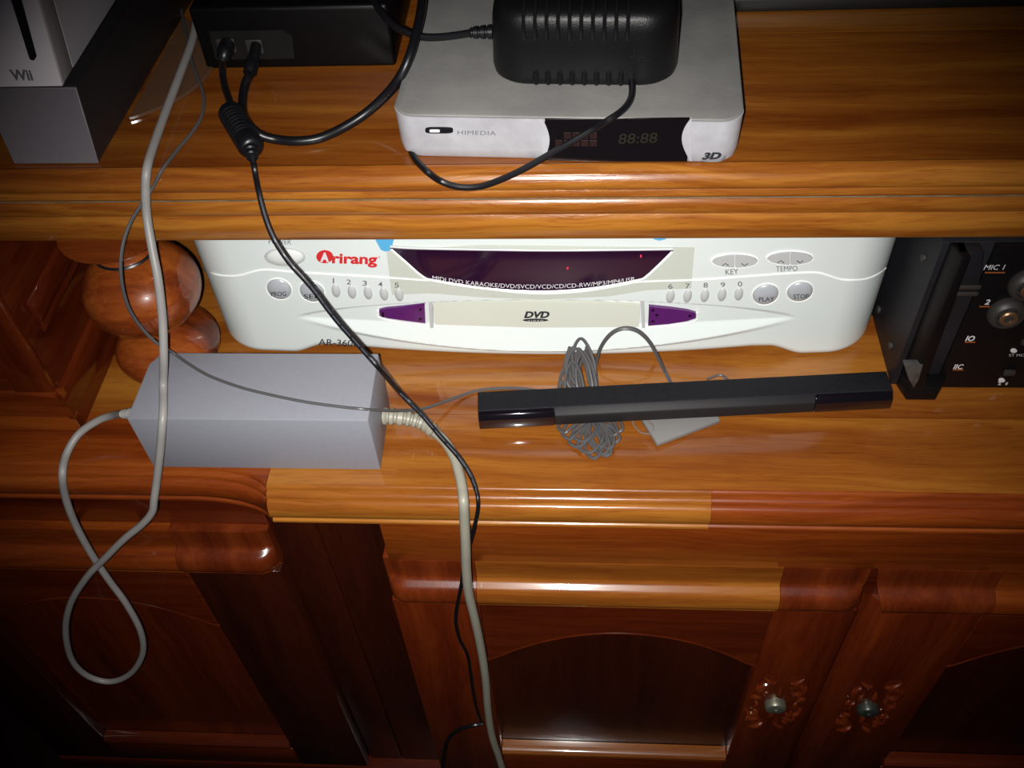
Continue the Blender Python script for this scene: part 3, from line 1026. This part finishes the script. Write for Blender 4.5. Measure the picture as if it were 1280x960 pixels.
# grey hinged stand plate under the bar with clear clips
sp_ = thing('bar_stand', 'small grey tilted stand plate with clear clips poking out under the black bar', 'stand', (.055, .35, 0))
q = [pz(821, 559, .0006), pz(900, 529, .0006), pz(878, 499, .0006), pz(799, 524, .0006)]
obj('plate', hexa(q, [p + Vector((0, 0, .0034)) for p in q], .0007), M['platesgrey'], sp_)
cl = [pz(791, 528, .0026), pz(800, 540, .0026), pz(813, 542, .0028), pz(817, 535, .0045), pz(812, 528, .0045), pz(803, 524, .0042), pz(795, 524, .0036)]
obj('clip', tube(catmull(cl, 4, True), .0006, 6, closed=True), M['clearclip'], sp_)
cl = [pz(884, 474, .006), pz(898, 469, .006), pz(905, 471, .006), pz(911, 478, .006), pz(900, 482, .006)]
obj('clip', tube(catmull(cl, 4), .0007, 6), M['cablethin'], sp_)

# bar's cable: bundle, arch and the long run to the upper shelf
bd = thing('cable_bundle', 'bundle of coiled thin grey cable tied under the black bar', 'cable', (.0, .36, 0))
rb = random.Random(11)
g = bmesh.new()
tops = [(726, 423, 14), (720, 436, 16), (729, 440, 12), (716, 452, 12), (722, 419, 15), (724, 427, 17), (718, 431, 15), (728, 434, 13), (722, 441, 12), (714, 447, 9), (731, 446, 10), (705, 462, 8), (703, 477, 7)]
lows = [(747, 560, 13), (757, 570, 9), (728, 552, 13), (765, 545, 9), (742, 573, 10), (752, 568, 11), (735, 566, 14), (760, 561, 9), (722, 559, 12), (768, 553, 8), (712, 549, 10), (706, 541, 9), (772, 540, 8)]
for i, ((tx, ty, tw), (lx, ly, lw)) in enumerate(zip(tops, lows)):
    k = i % 9 - 4
    zz = .0012 + .0005 * (i % 4)
    mxx = 740 + k * 1.6
    up_z = .0150 - .0010 * i
    P = [pz(tx - tw * .7, ty + 16, up_z + .001), pz(tx, ty, up_z + .003), pz(tx + tw * .8, ty + 15, up_z + .001), pz(tx + tw + 4, ty + 42, max(.003, up_z * .6)),
         pz(mxx + 5, 500, zz + .0006), pz(mxx + 6, 525, zz), pz((lx + lw + mxx) / 2 + 8, ly - 20, zz + .001), pz(lx + lw * .8, ly - 6, zz + .002), pz(lx, ly, zz + .001), pz(lx - lw * .9, ly - 8, zz), pz((lx - lw + mxx) / 2 - 4, ly - 26, zz + .0005),
         pz(mxx - 4, 525, zz + .0004), pz(mxx - 5, 500, zz), pz(tx - tw * .6, ty + 45, max(.003, up_z * .6))]
    tube(catmull(P, 5, True), .00100, 7, closed=True, bm=g)
obj('coils', g, M['cablethin'], bd)
tie = [sbp(.0638 + .0088 * math.cos(a), .009, .0035 + .0024 * math.sin(a)) for a in [2 * PI * k / 16 for k in range(16)]]
obj('cable_tie', tube(tie, .0006, 6, closed=True), M['cableblack'], bd)
arch = [(744, 500, 'z', .0035), (742, 480, 'z', .0055), (744, 458, 'y', .3900), (751, 434, 'y', .3920), (764, 417, 'y', .3925), (780, 410.5, 'y', .3925), (797, 414, 'y', .3925), (812, 428, 'y', .3915), (824, 450, 'y', .389), (833, 468, 'y', .387), (840, 482, 'z', .0050), (843, 492, 'z', .0040), (846, 499, 'z', .0035)]
o = obj('arched_lead', tube(cpath(arch, 8), .0010, 8, flat=(1.25, .8)), M['cablethin'], bd)
th = [(216, -30, 'z', .1600), (228, 20, 'z', .1600), (238, 70, 'z', .1600), (246, 95, 'z', .1600), (254, 118, 'z', .1595), (253, 142, 'z', .1590), (241, 164, 'z', .1585), (222, 187, 'z', .1582), (203, 212, 'y', .3850), (190, 236, 'y', .3800), (176, 257, 'y', .3745), (164, 276, 'y', .3700), (155, 300, 'y', .3630), (151, 325, 'y', .3560), (152, 352, 'y', .3510), (158, 378, 'y', .349), (168, 398, 'y', .350), (183, 417, 'y', .352), (200, 432, 'y', .3540), (216, 441, 'z', .0485),
      (236, 455, 'z', .0468), (262, 470, 'z', .0465), (300, 484, 'z', .0465), (340, 494, 'z', .0465), (385, 503, 'z', .0465), (430, 509, 'z', .0465), (456, 511.5, 'z', .0460), (478, 513, 'z', .037), (500, 513.5, 'z', .0250), (528, 511, 'z', .0125), (556, 502, 'z', .0055), (578, 494, 'z', .0020), (598, 488, 'z', .0015), (625, 485.5, 'z', .0013), (655, 486, 'z', .0013), (690, 492, 'z', .0013), (720, 500, 'z', .0016), (735, 505, 'z', .003)]
o = obj('thin_cable', tube(cpath(th, 8), .00088, 8), M['cablethin'], None, loc=pz(254, 118, ZT))
tag(o, 'thin dark grey cable crossing the top of the grey brick to the bar', 'cable')

# ------------------------------------------------------------------ amplifier at right
YA = .3830
amp = thing('amplifier', 'black amplifier with microphone sockets at the right end of the lower shelf', 'amplifier', (.26, .45, 0))
obj('chassis', box(.1815, .47, YA, .60, .0005, .1105, .0008), M['ampside'], amp)
obj('front_panel', box(.2065, .47, YA - .0022, YA - .0002, .0008, .1105, .0004), M['ampblack'], amp)


def apan(x, z):
    return YA - .0022


# corner handle that stands forward of the panel
hp = [(.1845, YA), (.1880, .3712), (.2045, .3712), (.2120, YA)]
g = hexa([(x, y, .0005) for x, y in hp], [(x, y, .0110) for x, y in hp], .0008)
g = hexa([(.1880, .3712, .0112), (.1945, .3712, .0112), (.1925, YA, .0112), (.1845, YA, .0112)], [(.1880, .3712, .1105), (.1920, .3712, .1105), (.1915, YA, .1105), (.1845, YA, .1105)], .0006, bm=g)
hd = obj('corner_handle', g, M['ampblack'], amp)
obj('handle_insert', prism([py_(1130, 456, .3707), py_(1154, 456, .3707), py_(1148, 476, .3707), py_(1142, 485, .3707), py_(1136, 474, .3707)], (0, .004, 0), .0003), M['ampmetal'], hd)
e1 = [py_(1153, 481, .3725), py_(1166, 440, .3745), py_(1180, 395, .3765), py_(1188, 365, .3775)]
obj('handle_edge', tube(catmull(e1, 5), .0007, 6), M['jackrim'], hd)
lg = hexa([(.1925, .3745, .08), (.2055, .3745, .08), (.2055, YA - .0003, .08), (.1925, YA - .0003, .08)], [(.1865, .3745, .1105), (.1990, .3745, .1105), (.1990, YA - .0003, .1105), (.1865, YA - .0003, .1105)], .001)
obj('handle_block', lg, M['ampside'], hd)
for z in (.0815, .0862):
    obj('block_band', box(.1915, .2045, .3738, .3750, z, z + .0024, .0004), M['jackrim'], hd)
for (cx_, cy_, tx0, tx1, ty, s, hh) in ((1284, 353, 1229, 1256, 336.5, 'MIC 1', 6.2), (1257, 388, 1230, 1237, 380, '2', 6.2)):
    p = hit(cx_, cy_, apan)
    j = obj('socket', lathe([(.0095, .0), (.0100, -.002), (.0094, -.0045), (.0078, -.0060), (.0064, -.0062), (.0062, -.004), (.0050, -.0038), (.0048, -.006), (.0040, -.0064)], p, 'Y', 32), M['jackrim'], amp)
    obj('socket_core', lathe([(.0048, -.0040), (.0048, -.0064), (.0042, -.0072), (.0026, -.0072), (.0024, -.0045)], p, 'Y', 28), M['jackhole'], j)
    lettering(s, (tx0, ty), (tx1, ty), hh, apan, M['white_ink'], amp, bold=.02, shear=.3, up=(.15, -1))
lettering('IO', (1206, 425.5), (1218, 425.5), 6.2, apan, M['white_ink'], amp, bold=.03, shear=.3, up=(.15, -1))
lettering('IIC', (1191, 460.5), (1204, 460.5), 5.6, apan, M['white_ink'], amp, bold=.02, shear=.3, up=(.15, -1))
for xa, xb, y in ((1231, 1256, 340.5), (1224, 1237, 383), (1206, 1219, 426.5 + 1), (1191, 1204, 462)):
    obj('underline', patch([(xa, y - .5), (xb, y - .5)], [(xa, y + .6), (xb, y + .6)], apan, .0003, 2, 1), M['orange_ink'], amp)
for x, y in ((1267, 438), (1252, 475)):
    obj('headphone_mark', dome(x, y, 4.2, 2.6, apan, .0001, rim=.0004, n=14), M['white_ink'], amp)
lettering('ST MONO', (1261, 445), (1292, 445), 3.2, apan, M['grey_button'], amp)
lettering('2', (1247, 480.5), (1251, 480.5), 3.6, apan, M['white_ink'], amp, bold=.02)
lettering('II', (1256, 480.5), (1260, 480.5), 3.2, apan, M['white_ink'], amp, shear=.3, bold=.02)
for x, y in ((1261, 464), (1283, 426)):
    p = hit(x, y, apan)
    obj('slide_switch', box(p.x - .003, p.x + .003, p.y - .0022, p.y, p.z - .0016, p.z + .0016, .0003), M['jackrim'], amp)
for x, y in ((1155, 322), (1099, 387), (1114, 432)):
    d_ = ray(x, y)
    p = CAM + d_ * ((.1815 - CAM.x) / d_.x)
    obj('screw', lathe([(.0024, 0), (.0024, -.0009), (.0018, -.0014)], p, 'X', 16), M['jackrim'], amp)

# ------------------------------------------------------------------ media player on the upper shelf
hm = thing('media_player', 'dusty silver media player box with black display on the upper shelf', 'media player', (-.004, .457, ZT))
ang = -math.atan2(.0079, .1565)
hR = Matrix.Rotation(ang, 4, 'Z')
HC = Vector((-.0045, .4575, 0))
HW, HD = .0825, .0675


def hpt(x, y, z):
    v = hR @ Vector((x, y, 0))
    return Vector((HC.x + v.x, HC.y + v.y, z))


def rrect(hw, hd, r, n=8, bulge=.0012):
    out = []
    for sx, sy, a0 in ((1, -1, -90), (1, 1, 0), (-1, 1, 90), (-1, -1, 180)):
        for k in range(n + 1):
            a = math.radians(a0 + 90 * k / n)
            out.append((sx * (hw - r) + r * math.cos(a), sy * (hd - r) + r * math.sin(a)))
    return out


def rbox(hw, hd, r, z0, z1, dz, ins, tf, bm=None):
    """rounded slab with eased top and bottom edges"""
    b = bmesh.new()
    layers = [(z0, ins), (z0 + dz * .4, ins * .3), (z0 + dz, 0), (z1 - dz, 0), (z1 - dz * .4, ins * .3), (z1, ins)]
    rings = []
    for z, i in layers:
        rings.append([b.verts.new(tf(x * (1 - i / hw), y * (1 - i / hd), z)) for x, y in rrect(hw, hd, r)])
    nn = len(rings[0])
    for A_, C_ in zip(rings, rings[1:]):
        for k in range(nn):
            b.faces.new((A_[k], A_[(k + 1) % nn], C_[(k + 1) % nn], C_[k]))
    b.faces.new(rings[0][::-1]); b.faces.new(rings[-1])
    return merge(bm, b)


HZ0, HZ1 = ZT + .0003, .1813
# the front leans very slightly: bottom is inset
g = bmesh.new()
b = bmesh.new()
rings = []
for z, i in ((HZ0, .0022), (HZ0 + .0016, .0010), (HZ0 + .006, .0004), (HZ1 - .0014, 0)):
    rings.append([b.verts.new(hpt(x * (1 - i / HW), y * (1 - i / HD), z)) for x, y in rrect(HW, HD, .0105)])
nn = len(rings[0])
for A_, C_ in zip(rings, rings[1:]):
    for k in range(nn):
        b.faces.new((A_[k], A_[(k + 1) % nn], C_[(k + 1) % nn], C_[k]))
b.faces.new(rings[0][::-1]); b.faces.new(rings[-1])
obj('housing', b, M['himfront'], hm)
obj('lid', rbox(HW - .0002, HD - .0002, .0104, HZ1 - .00135, HZ1, .0005, .0008, hpt), M['himtop'], hm)
for sx in (-1, 1):
    for sy in (-1, 1):
        pass


def hfront(x, z):
    # y of the front plane at world x
    t = (x - HC.x) / math.cos(ang)
    lean = .0010 * max(0, min(1, (HZ1 - .003 - z) / .02))
    c0 = hpt(t, -HD, 0)
    return c0.y + (x - c0.x) * math.tan(ang) + lean * .6


dsp = obj('display_window', patch([(681, 149), (770, 148.6), (862, 147.5)], [(680, 199.8), (770, 201.5), (859, 201)], hfront, .0005, 30, 6), M['display'], hm)
# silver shoulders of the window: bowed edges
N = 10
le = [(679 + 8 * math.sin(PI * k / N), 149 + (199.5 - 149) * k / N) for k in range(N + 1)]
g = patch([(678.5, y) for x, y in le], [(x, y) for x, y in le], hfront, .0008, 12, 2)
obj('window_shoulder', g, M['himfront'], dsp)
le = [(863 - 11 * math.sin(PI * (k / N) ** .9), 147.6 + (200.5 - 147.6) * k / N) for k in range(N + 1)]
g = patch([(x, y) for x, y in le], [(864.5, y) for x, y in le], hfront, .0008, 12, 2)
obj('window_shoulder', g, M['himfront'], dsp)
# dim icons and digits in the window
for i in range(5):
    for j in range(2):
        if (i, j) == (0, 0):
            continue
        obj('display_icon', patch([(694 + i * 10.8, 165 + j * 9.5), (703 + i * 10.8, 165 + j * 9.5)], [(694 + i * 10.8, 172.5 + j * 9.5), (703 + i * 10.8, 172.5 + j * 9.5)], hfront, .0007, 1, 1), M['dimred'], dsp)
lettering('88:88', (773, 178.5), (822, 177), 12.5, hfront, M['dimdigit'], dsp, shear=.15, off=.0008, name='clock_digits')
sl = obj('power_button', dome(549, 162.5, 17.5, 4.0, hfront, .0002, n=30, pw=4, rim=.0003), M['slot'], hm)
obj('power_light', dome(543.5, 162.8, 6.5, 1.8, hfront, .0002, pw=5, rim=.0007, n=16), M['white_ink'], sl)
lettering('HIMEDIA', (572, 167.5), (620, 168.5), 5.2, hfront, M['grey_ink'], hm, bold=.008, spacing=1.1)
lettering('3D', (877, 198.5), (902, 197.8), 7.8, hfront, M['black_ink'], hm, bold=.06, shear=.35)
P = [hit(x, y, hfront) + Vector((0, -.0005, 0)) for x, y in ((876, 200), (890, 201), (902, 199.5), (906, 195))]
obj('emblem_swash', tube(catmull(P, 4), .0004, 6), M['grey_ink'], hm)

# ------------------------------------------------------------------ black plug adapter on top of it
ad = thing('plug_adapter', 'bulky black finned power adapter lying on top of the silver media player', 'power adapter', (.002, .455, HZ1))
aR = Matrix.Rotation(math.radians(-2.8), 4, 'Z')
AC = Vector((.0024, .4545, 0))
AZ = HZ1 + .0003


def apt(x, y, z):
    v = aR @ Vector((x, y, 0))
    return Vector((AC.x + v.x, AC.y + v.y, z))


b = bmesh.new()
rings = []
AW, AD_ = .0448, .0400
H_ = .0375
for z, i in ((0, .0020), (.0015, .0006), (.005, 0), (.028, .0008), (.0328, .0016), (.0350, .0030), (.0367, .0056), (H_, .0100)):
    rings.append([b.verts.new(apt(x * (1 - i / AW), y * (1 - i / AD_), AZ + z)) for x, y in rrect(AW, AD_, .0165)])
nn = len(rings[0])
for A_, C_ in zip(rings, rings[1:]):
    for k in range(nn):
        b.faces.new((A_[k], A_[(k + 1) % nn], C_[(k + 1) % nn], C_[k]))
b.faces.new(rings[0][::-1]); b.faces.new(rings[-1])
obj('casing', b, M['adapter'], ad)
# ventilation fins over the front top edge, and notches along the lower edge
for k in range(11):
    x = -.0275 + k * .0053
    P = [apt(x, -AD_ + .0008, AZ + .0245), apt(x, -AD_ + .0008, AZ + .0285), apt(x, -AD_ + .0014, AZ + .0325), apt(x, -AD_ + .0038, AZ + .0362), apt(x, -AD_ + .0090, AZ + .0380), apt(x, -AD_ + .030, AZ + .0382)]
    if k < 10:
        obj('fin', tube(catmull(P, 3), .0016, 8, flat=(1.0, .6), up=(0, 0, 1)), M['adaptergloss'], ad)
for k in range(8):
    x = -.0225 + k * .0058
    P = [apt(x, -AD_ + .0012, AZ + .0012), apt(x, -AD_ - .0002, AZ + .004), apt(x, -AD_ + .0002, AZ + .0075)]
    obj('lower_rib', tube(P, .0013, 8), M['adapter'], ad)
relief([py_(626, 40, .4450), py_(612, 40, .4450), py_(600, 40.5, .4450), py_(588, 41, .4450)], .0038, .0028, 4, 'strain_relief', M['cableblack'], ad)
o = obj('adapter_cable', tube(cpath([(590, 41, 'y', .4450), (572, 44, 'y', .446), (550, 46.5, 'y', .447), (530, 46.5, 'y', .448), (512, 42, 'y', .450), (494, 33, 'y', .455), (478, 17, 'y', .464), (468, 2, 'y', .474), (455, -25, 'y', .49)], 8), .0019, 10), M['cableblack'], None, loc=py_(590, 41, .445))
tag(o, 'black cord from the left side of the finned adapter running behind the black box', 'cable')
o = obj('drooping_cable', tube(cpath([(786, 92, 'z', .1845), (790, 106, 'z', .1838), (789, 122, 'z', .1836), (780, 136, 'z', .1836), (763, 148.5, 'z', .1832), (742, 161, 'y', .3868), (715, 177, 'y', .3845), (685, 194, 'y', .3825), (655, 211, 'y', .3805), (625, 225, 'y', .3795), (598, 233.5, 'y', .3795), (572, 233.5, 'y', .3800), (550, 226, 'y', .3820), (535, 215.5, 'z', .1580), (524, 205, 'z', .1578), (518, 197, 'z', .1576), (513, 187, 'z', .1576), (508, 183, 'z', .158), (488, 160, 'z', .158), (484, 130, 'z', .158), (492, 90, 'z', .158), (500, 60, 'z', .158)][:17], 8), .00165, 10), M['cableblack'], None, loc=pz(790, 106, HZ1))
tag(o, 'black lead drooping from the adapter over the front of the silver media player', 'cable')

# ------------------------------------------------------------------ black box with two plugs
bb = thing('network_box', 'glossy black box with two leads plugged in between console and media player', 'electronics box', (-.155, .53, ZT))
obj('body', box(-.2083, -.1015, .4768, .580, ZT + .0003, .1925, .0022, 3), M['blackbox'], bb)


def bfront(x, z):
    return .4768


pp = obj('port_panel', patch([(262, 38), (360, 36), (366, 45)], [(270, 73), (320, 73), (368.5, 72)], bfront, .0010, 6, 2), M['port'], bb)
for x, y, hw in ((284, 55, .0050), (319, 56, .0045)):
    p = hit(x, y, bfront)
    obj('socket', box(p.x - hw, p.x + hw, p.y - .0022, p.y - .0009, p.z - .004, p.z + .004, .0005), M['jackrim'], pp)
obj('edge_trim', tube([py_(339, 11.5, .4765), py_(476, 10.5, .4765)], .00045, 6), M['edge'], bb)

# ferrite cable
fc = thing('ferrite_cable', 'black lead with a ribbed ferrite bead hanging from the black box past the doors', 'cable', pz(300, 165, ZT))
p1 = [(279, 74, 'y', .4640), (281, 66, 'y', .4660), (284, 56, 'y', .4745)]
obj('plug', tube(cpath(p1, 6), [.0036] * 6 + [.0042] * 7, 12), M['cableblack'], fc)
la = [(279, 74, 'y', .4640), (278, 90, 'z', .1600), (281, 108, 'z', .1585), (286, 124, 'z', .1600), (291, 139, 'z', .1625), (297, 152, 'z', .1628)]
obj('lead', tube(cpath(la, 8), .0019, 10), M['cableblack'], fc)
F0, F1 = pz(286, 138, .1630), pz(316, 187, .1630)
fp = [F0 + (F1 - F0) * k / 60 for k in range(61)]
fr = []
for k in range(61):
    t = k / 60
    e_ = min(1, math.sqrt(max(0, 1 - (1 - min(t, 1 - t) / .12) ** 2)) if min(t, 1 - t) < .12 else 1)
    fr.append(.0066 * (.55 + .45 * e_) * (.93 if (.15 < t < .75 and int(t * 26) % 2) else 1))
obj('ferrite_bead', tube(fp, fr, 20), M['cableblack'], fc)
relief([pz(310, 178, .1640), pz(313, 186, .1640), pz(315, 197, .1632)], .0042, .0028, 4, 'strain_relief', M['cableblack'], fc)
lb = [(312, 184, 'z', .1635), (315, 197, 'z', .1620), (318, 212, 'z', .1600), (323, 238, 'y', .3790), (331, 270, 'y', .3735), (342.5, 299, 'y', .3680), (361, 327.5, 'y', .3620), (380, 348.6, 'y', .3580), (394, 365, 'y', .3555), (408, 384, 'y', .3525), (424.5, 405, 'y', .3495), (445, 428, 'y', .3465), (461, 446, 'y', .3440), (476, 463, 'y', .3415),
      (503, 494, 'z', .0270), (527, 518, 'z', .0200), (550, 545, 'z', .0150), (573, 571, 'z', .0105), (588, 594, 'z', .0060), (595, 612, 'z', .0030), (597.5, 625, 'z', .0005), (597, 640, 'y', .2950), (592, 662, 'y', .2935), (586, 684, 'y', .2942), (580, 706, 'y', .2945), (577, 728, 'y', .2945), (574, 745, 'y', .2948), (570.5, 762, 'y', .2955), (570, 780, 'y', .2965), (575, 800, 'y', .298), (584, 818, 'y', .2985), (588, 840, 'y', .299), (591, 862, 'y', .299), (596, 886, 'y', .2990), (603, 905, 'y', .2985)]
path = cpath(lb, 8)
cut = 8 * 19
g = tube(path[:cut + 1], .00105, 10, flat=(1.35, .85), up=(1, 0, 0))
tube(path[cut:], .00105, 10, flat=(1.1, .95), up=(1, 0, 0), bm=g)
obj('lead', g, M['cableblack'], fc)
# lead's sheen painted as pale strips, gaps left for its dark dashes
for i in range(26, 8 * 19, 5):
    a_, c_ = path[i], path[i + 4]
    off = (CAM - a_).normalized() * .00078
    obj('sheen_mark', tube([a_ + off, c_ + off], .00030, 5), M['cablesheen'], fc)
o = obj('lead', tube(cpath([(603, 905, 'y', .2978), (590, 907, 'y', .2960), (572, 913, 'y', .2960), (560, 925, 'y', .296), (555, 945, 'y', .296), (552, 975, 'y', .296), (552, 1010, 'y', .296)], 8), .0016, 8), M['cableblack'], fc)

# thick black loop
lc = thing('looped_lead', 'thick black cable curving from the black box around to the media player', 'cable', pz(345, 175, ZT))
p2 = [(312, 92, 'y', .4560), (314, 82, 'y', .4600), (318, 68, 'y', .468), (320, 57, 'y', .4745)]
obj('plug', tube(cpath(p2, 6), [.0036] * 10 + [.0030] * 9, 12), M['cableblack'], lc)
ll = [(312, 93, 'y', .4555), (307, 104, 'z', .1610), (303.5, 122, 'z', .1588), (304, 140, 'z', .1588), (311, 157, 'z', .1660), (326, 169, 'z', .1620), (346, 174.5, 'z', .1590), (372, 176.5, 'z', .1588), (400, 172.5, 'z', .1588), (430, 159, 'z', .160), (458, 141, 'z', .164), (482, 119, 'z', .172), (500, 96, 'z', .182), (512, 70, 'z', .190), (520, 42, 'z', .195), (526, 15, 'z', .198), (529, -15, 'z', .200), (528, -50, 'z', .202)]
obj('lead', tube(cpath(ll, 8), .0024, 12), M['cableblack'], lc)

# ------------------------------------------------------------------ games console in its stand
st = thing('console_stand', 'dark grey wedge stand holding the white console, clear disc foot beneath', 'console stand', (-.262, .46, ZT))
yb, tl = .3925, .0100
x0, x1 = -.2925, -.2420
SZ = .1932


def shear(p, x_r=0):
    return p


bot = [(-.2858, yb, ZT + .0003), (x1, yb - .0004, ZT + .0003), (-.2372, .56, ZT + .0003), (-.2845, .56, ZT + .0003)]
top = [(-.2905, yb + tl, SZ), (-.2425, yb + tl - .0004, SZ), (-.2385, .56, SZ - .001), (-.2895, .56, SZ - .003)]
me_o = obj('body', hexa(bot, top, .0007), M['wiistandshade'], st)
# metallic front plate
fb = [(-.2859, yb - .0003, ZT + .0005), (x1 + .0002, yb - .0007, ZT + .0005)]
ftp = [(-.2907, yb + tl - .0003, SZ + .0001), (-.2423, yb + tl - .0007, SZ + .0001)]
g = hexa([fb[0], fb[1], (fb[1][0], fb[1][1] + .0012, fb[1][2]), (fb[0][0], fb[0][1] + .0012, fb[0][2])], [ftp[0], ftp[1], (ftp[1][0], ftp[1][1] + .0012, ftp[1][2]), (ftp[0][0], ftp[0][1] + .0012, ftp[0][2])], .0003, 1)
obj('front_plate', g, M['wiistand'], st)
obj('rim', hexa([(-.2482, yb + tl + .0012, SZ + .0001), (-.2428, yb + tl + .0012, SZ + .0001), (-.2390, .559, SZ - .0008), (-.2482, .559, SZ - .0008)], [(-.2482, yb + tl + .0014, SZ + .0009), (-.2432, yb + tl + .0014, SZ + .0006), (-.2394, .559, SZ - .0002), (-.2482, .559, SZ - .0002)], .0002, 1), M['edge'], st)
# smoky clear disc foot: the half that sticks out to the right
dc, dr = Vector((-.2600, .4800, 0)), .0556
P = []
for k in range(41):
    a = math.radians(-75 + 150 * k / 40)
    x, y = dc.x + dr * math.cos(a), dc.y + dr * math.sin(a)
    if x > -.2385:
        P.append((x, y, ZT + .0003))
P = [(-.2385 + .0012, P[0][1] - .001, ZT + .0003)] + P + [(-.2378 + .0012, P[-1][1], ZT + .0003)]
obj('disc_foot', prism(P, (0, 0, .0020), .0003, 1), M['smoky'], st)

cn = thing('game_console', 'white upright game console standing in the grey stand at upper left', 'game console', (-.270, .47, SZ))
CZ = SZ + .0006
sl_ = tl / (SZ - ZT)
y0c = yb + tl - .0002
HT = .10


def cshear(x, y, z):
    return (x, y + (z - CZ) * sl_, z)


cw0, cw1 = -.2925, -.2488
fr_ = lambda xa, xb, ya, yb2: [cshear(xa, ya, CZ), cshear(xb, ya, CZ), cshear(xb, yb2, CZ), cshear(xa, yb2, CZ)]
to_ = lambda xa, xb, ya, yb2: [cshear(xa, ya, CZ + HT), cshear(xb, ya, CZ + HT), cshear(xb, yb2, CZ + HT), cshear(xa, yb2, CZ + HT)]
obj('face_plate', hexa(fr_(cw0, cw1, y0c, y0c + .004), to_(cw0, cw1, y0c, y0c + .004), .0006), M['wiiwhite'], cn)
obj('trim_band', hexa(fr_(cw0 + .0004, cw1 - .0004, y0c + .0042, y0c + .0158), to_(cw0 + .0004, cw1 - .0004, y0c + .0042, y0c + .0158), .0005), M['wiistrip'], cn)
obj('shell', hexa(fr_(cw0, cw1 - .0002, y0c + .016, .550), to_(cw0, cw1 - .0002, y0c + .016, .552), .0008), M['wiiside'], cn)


def cfront(x, z):
    return y0c + (z - CZ) * sl_


obj('disc_slot', patch([(8, -20), (22, -20)], [(35, 66), (37.5, 74), (43, 75.5), (46, 70)], cfront, .0004, 8, 6), M['slot'], cn)
lettering('Wii', (15.5, 99.5), (42.5, 99.5), 13, cfront, M['grey_ink'], cn, bold=.035, up=(-.32, -1))

# ------------------------------------------------------------------ television at the back
tv = thing('television', 'black television with a glossy base at the back of the upper shelf', 'television', (.26, .57, ZT))
obj('base', box(.045, .47, .5272, .585, ZT + .0003, ZT + .0085, .0012), M['tvblack'], tv)
obj('base_edge', box(.047, .469, .5290, .584, ZT + .0088, ZT + .0100, .0003), M['tvline'], tv)
obj('neck', box(.20, .32, .556, .574, ZT + .0102, .215, .002), M['tvblack'], tv)
obj('screen', box(-.04, .56, .550, .590, .2155, .56, .004), M['tvblack'], tv)
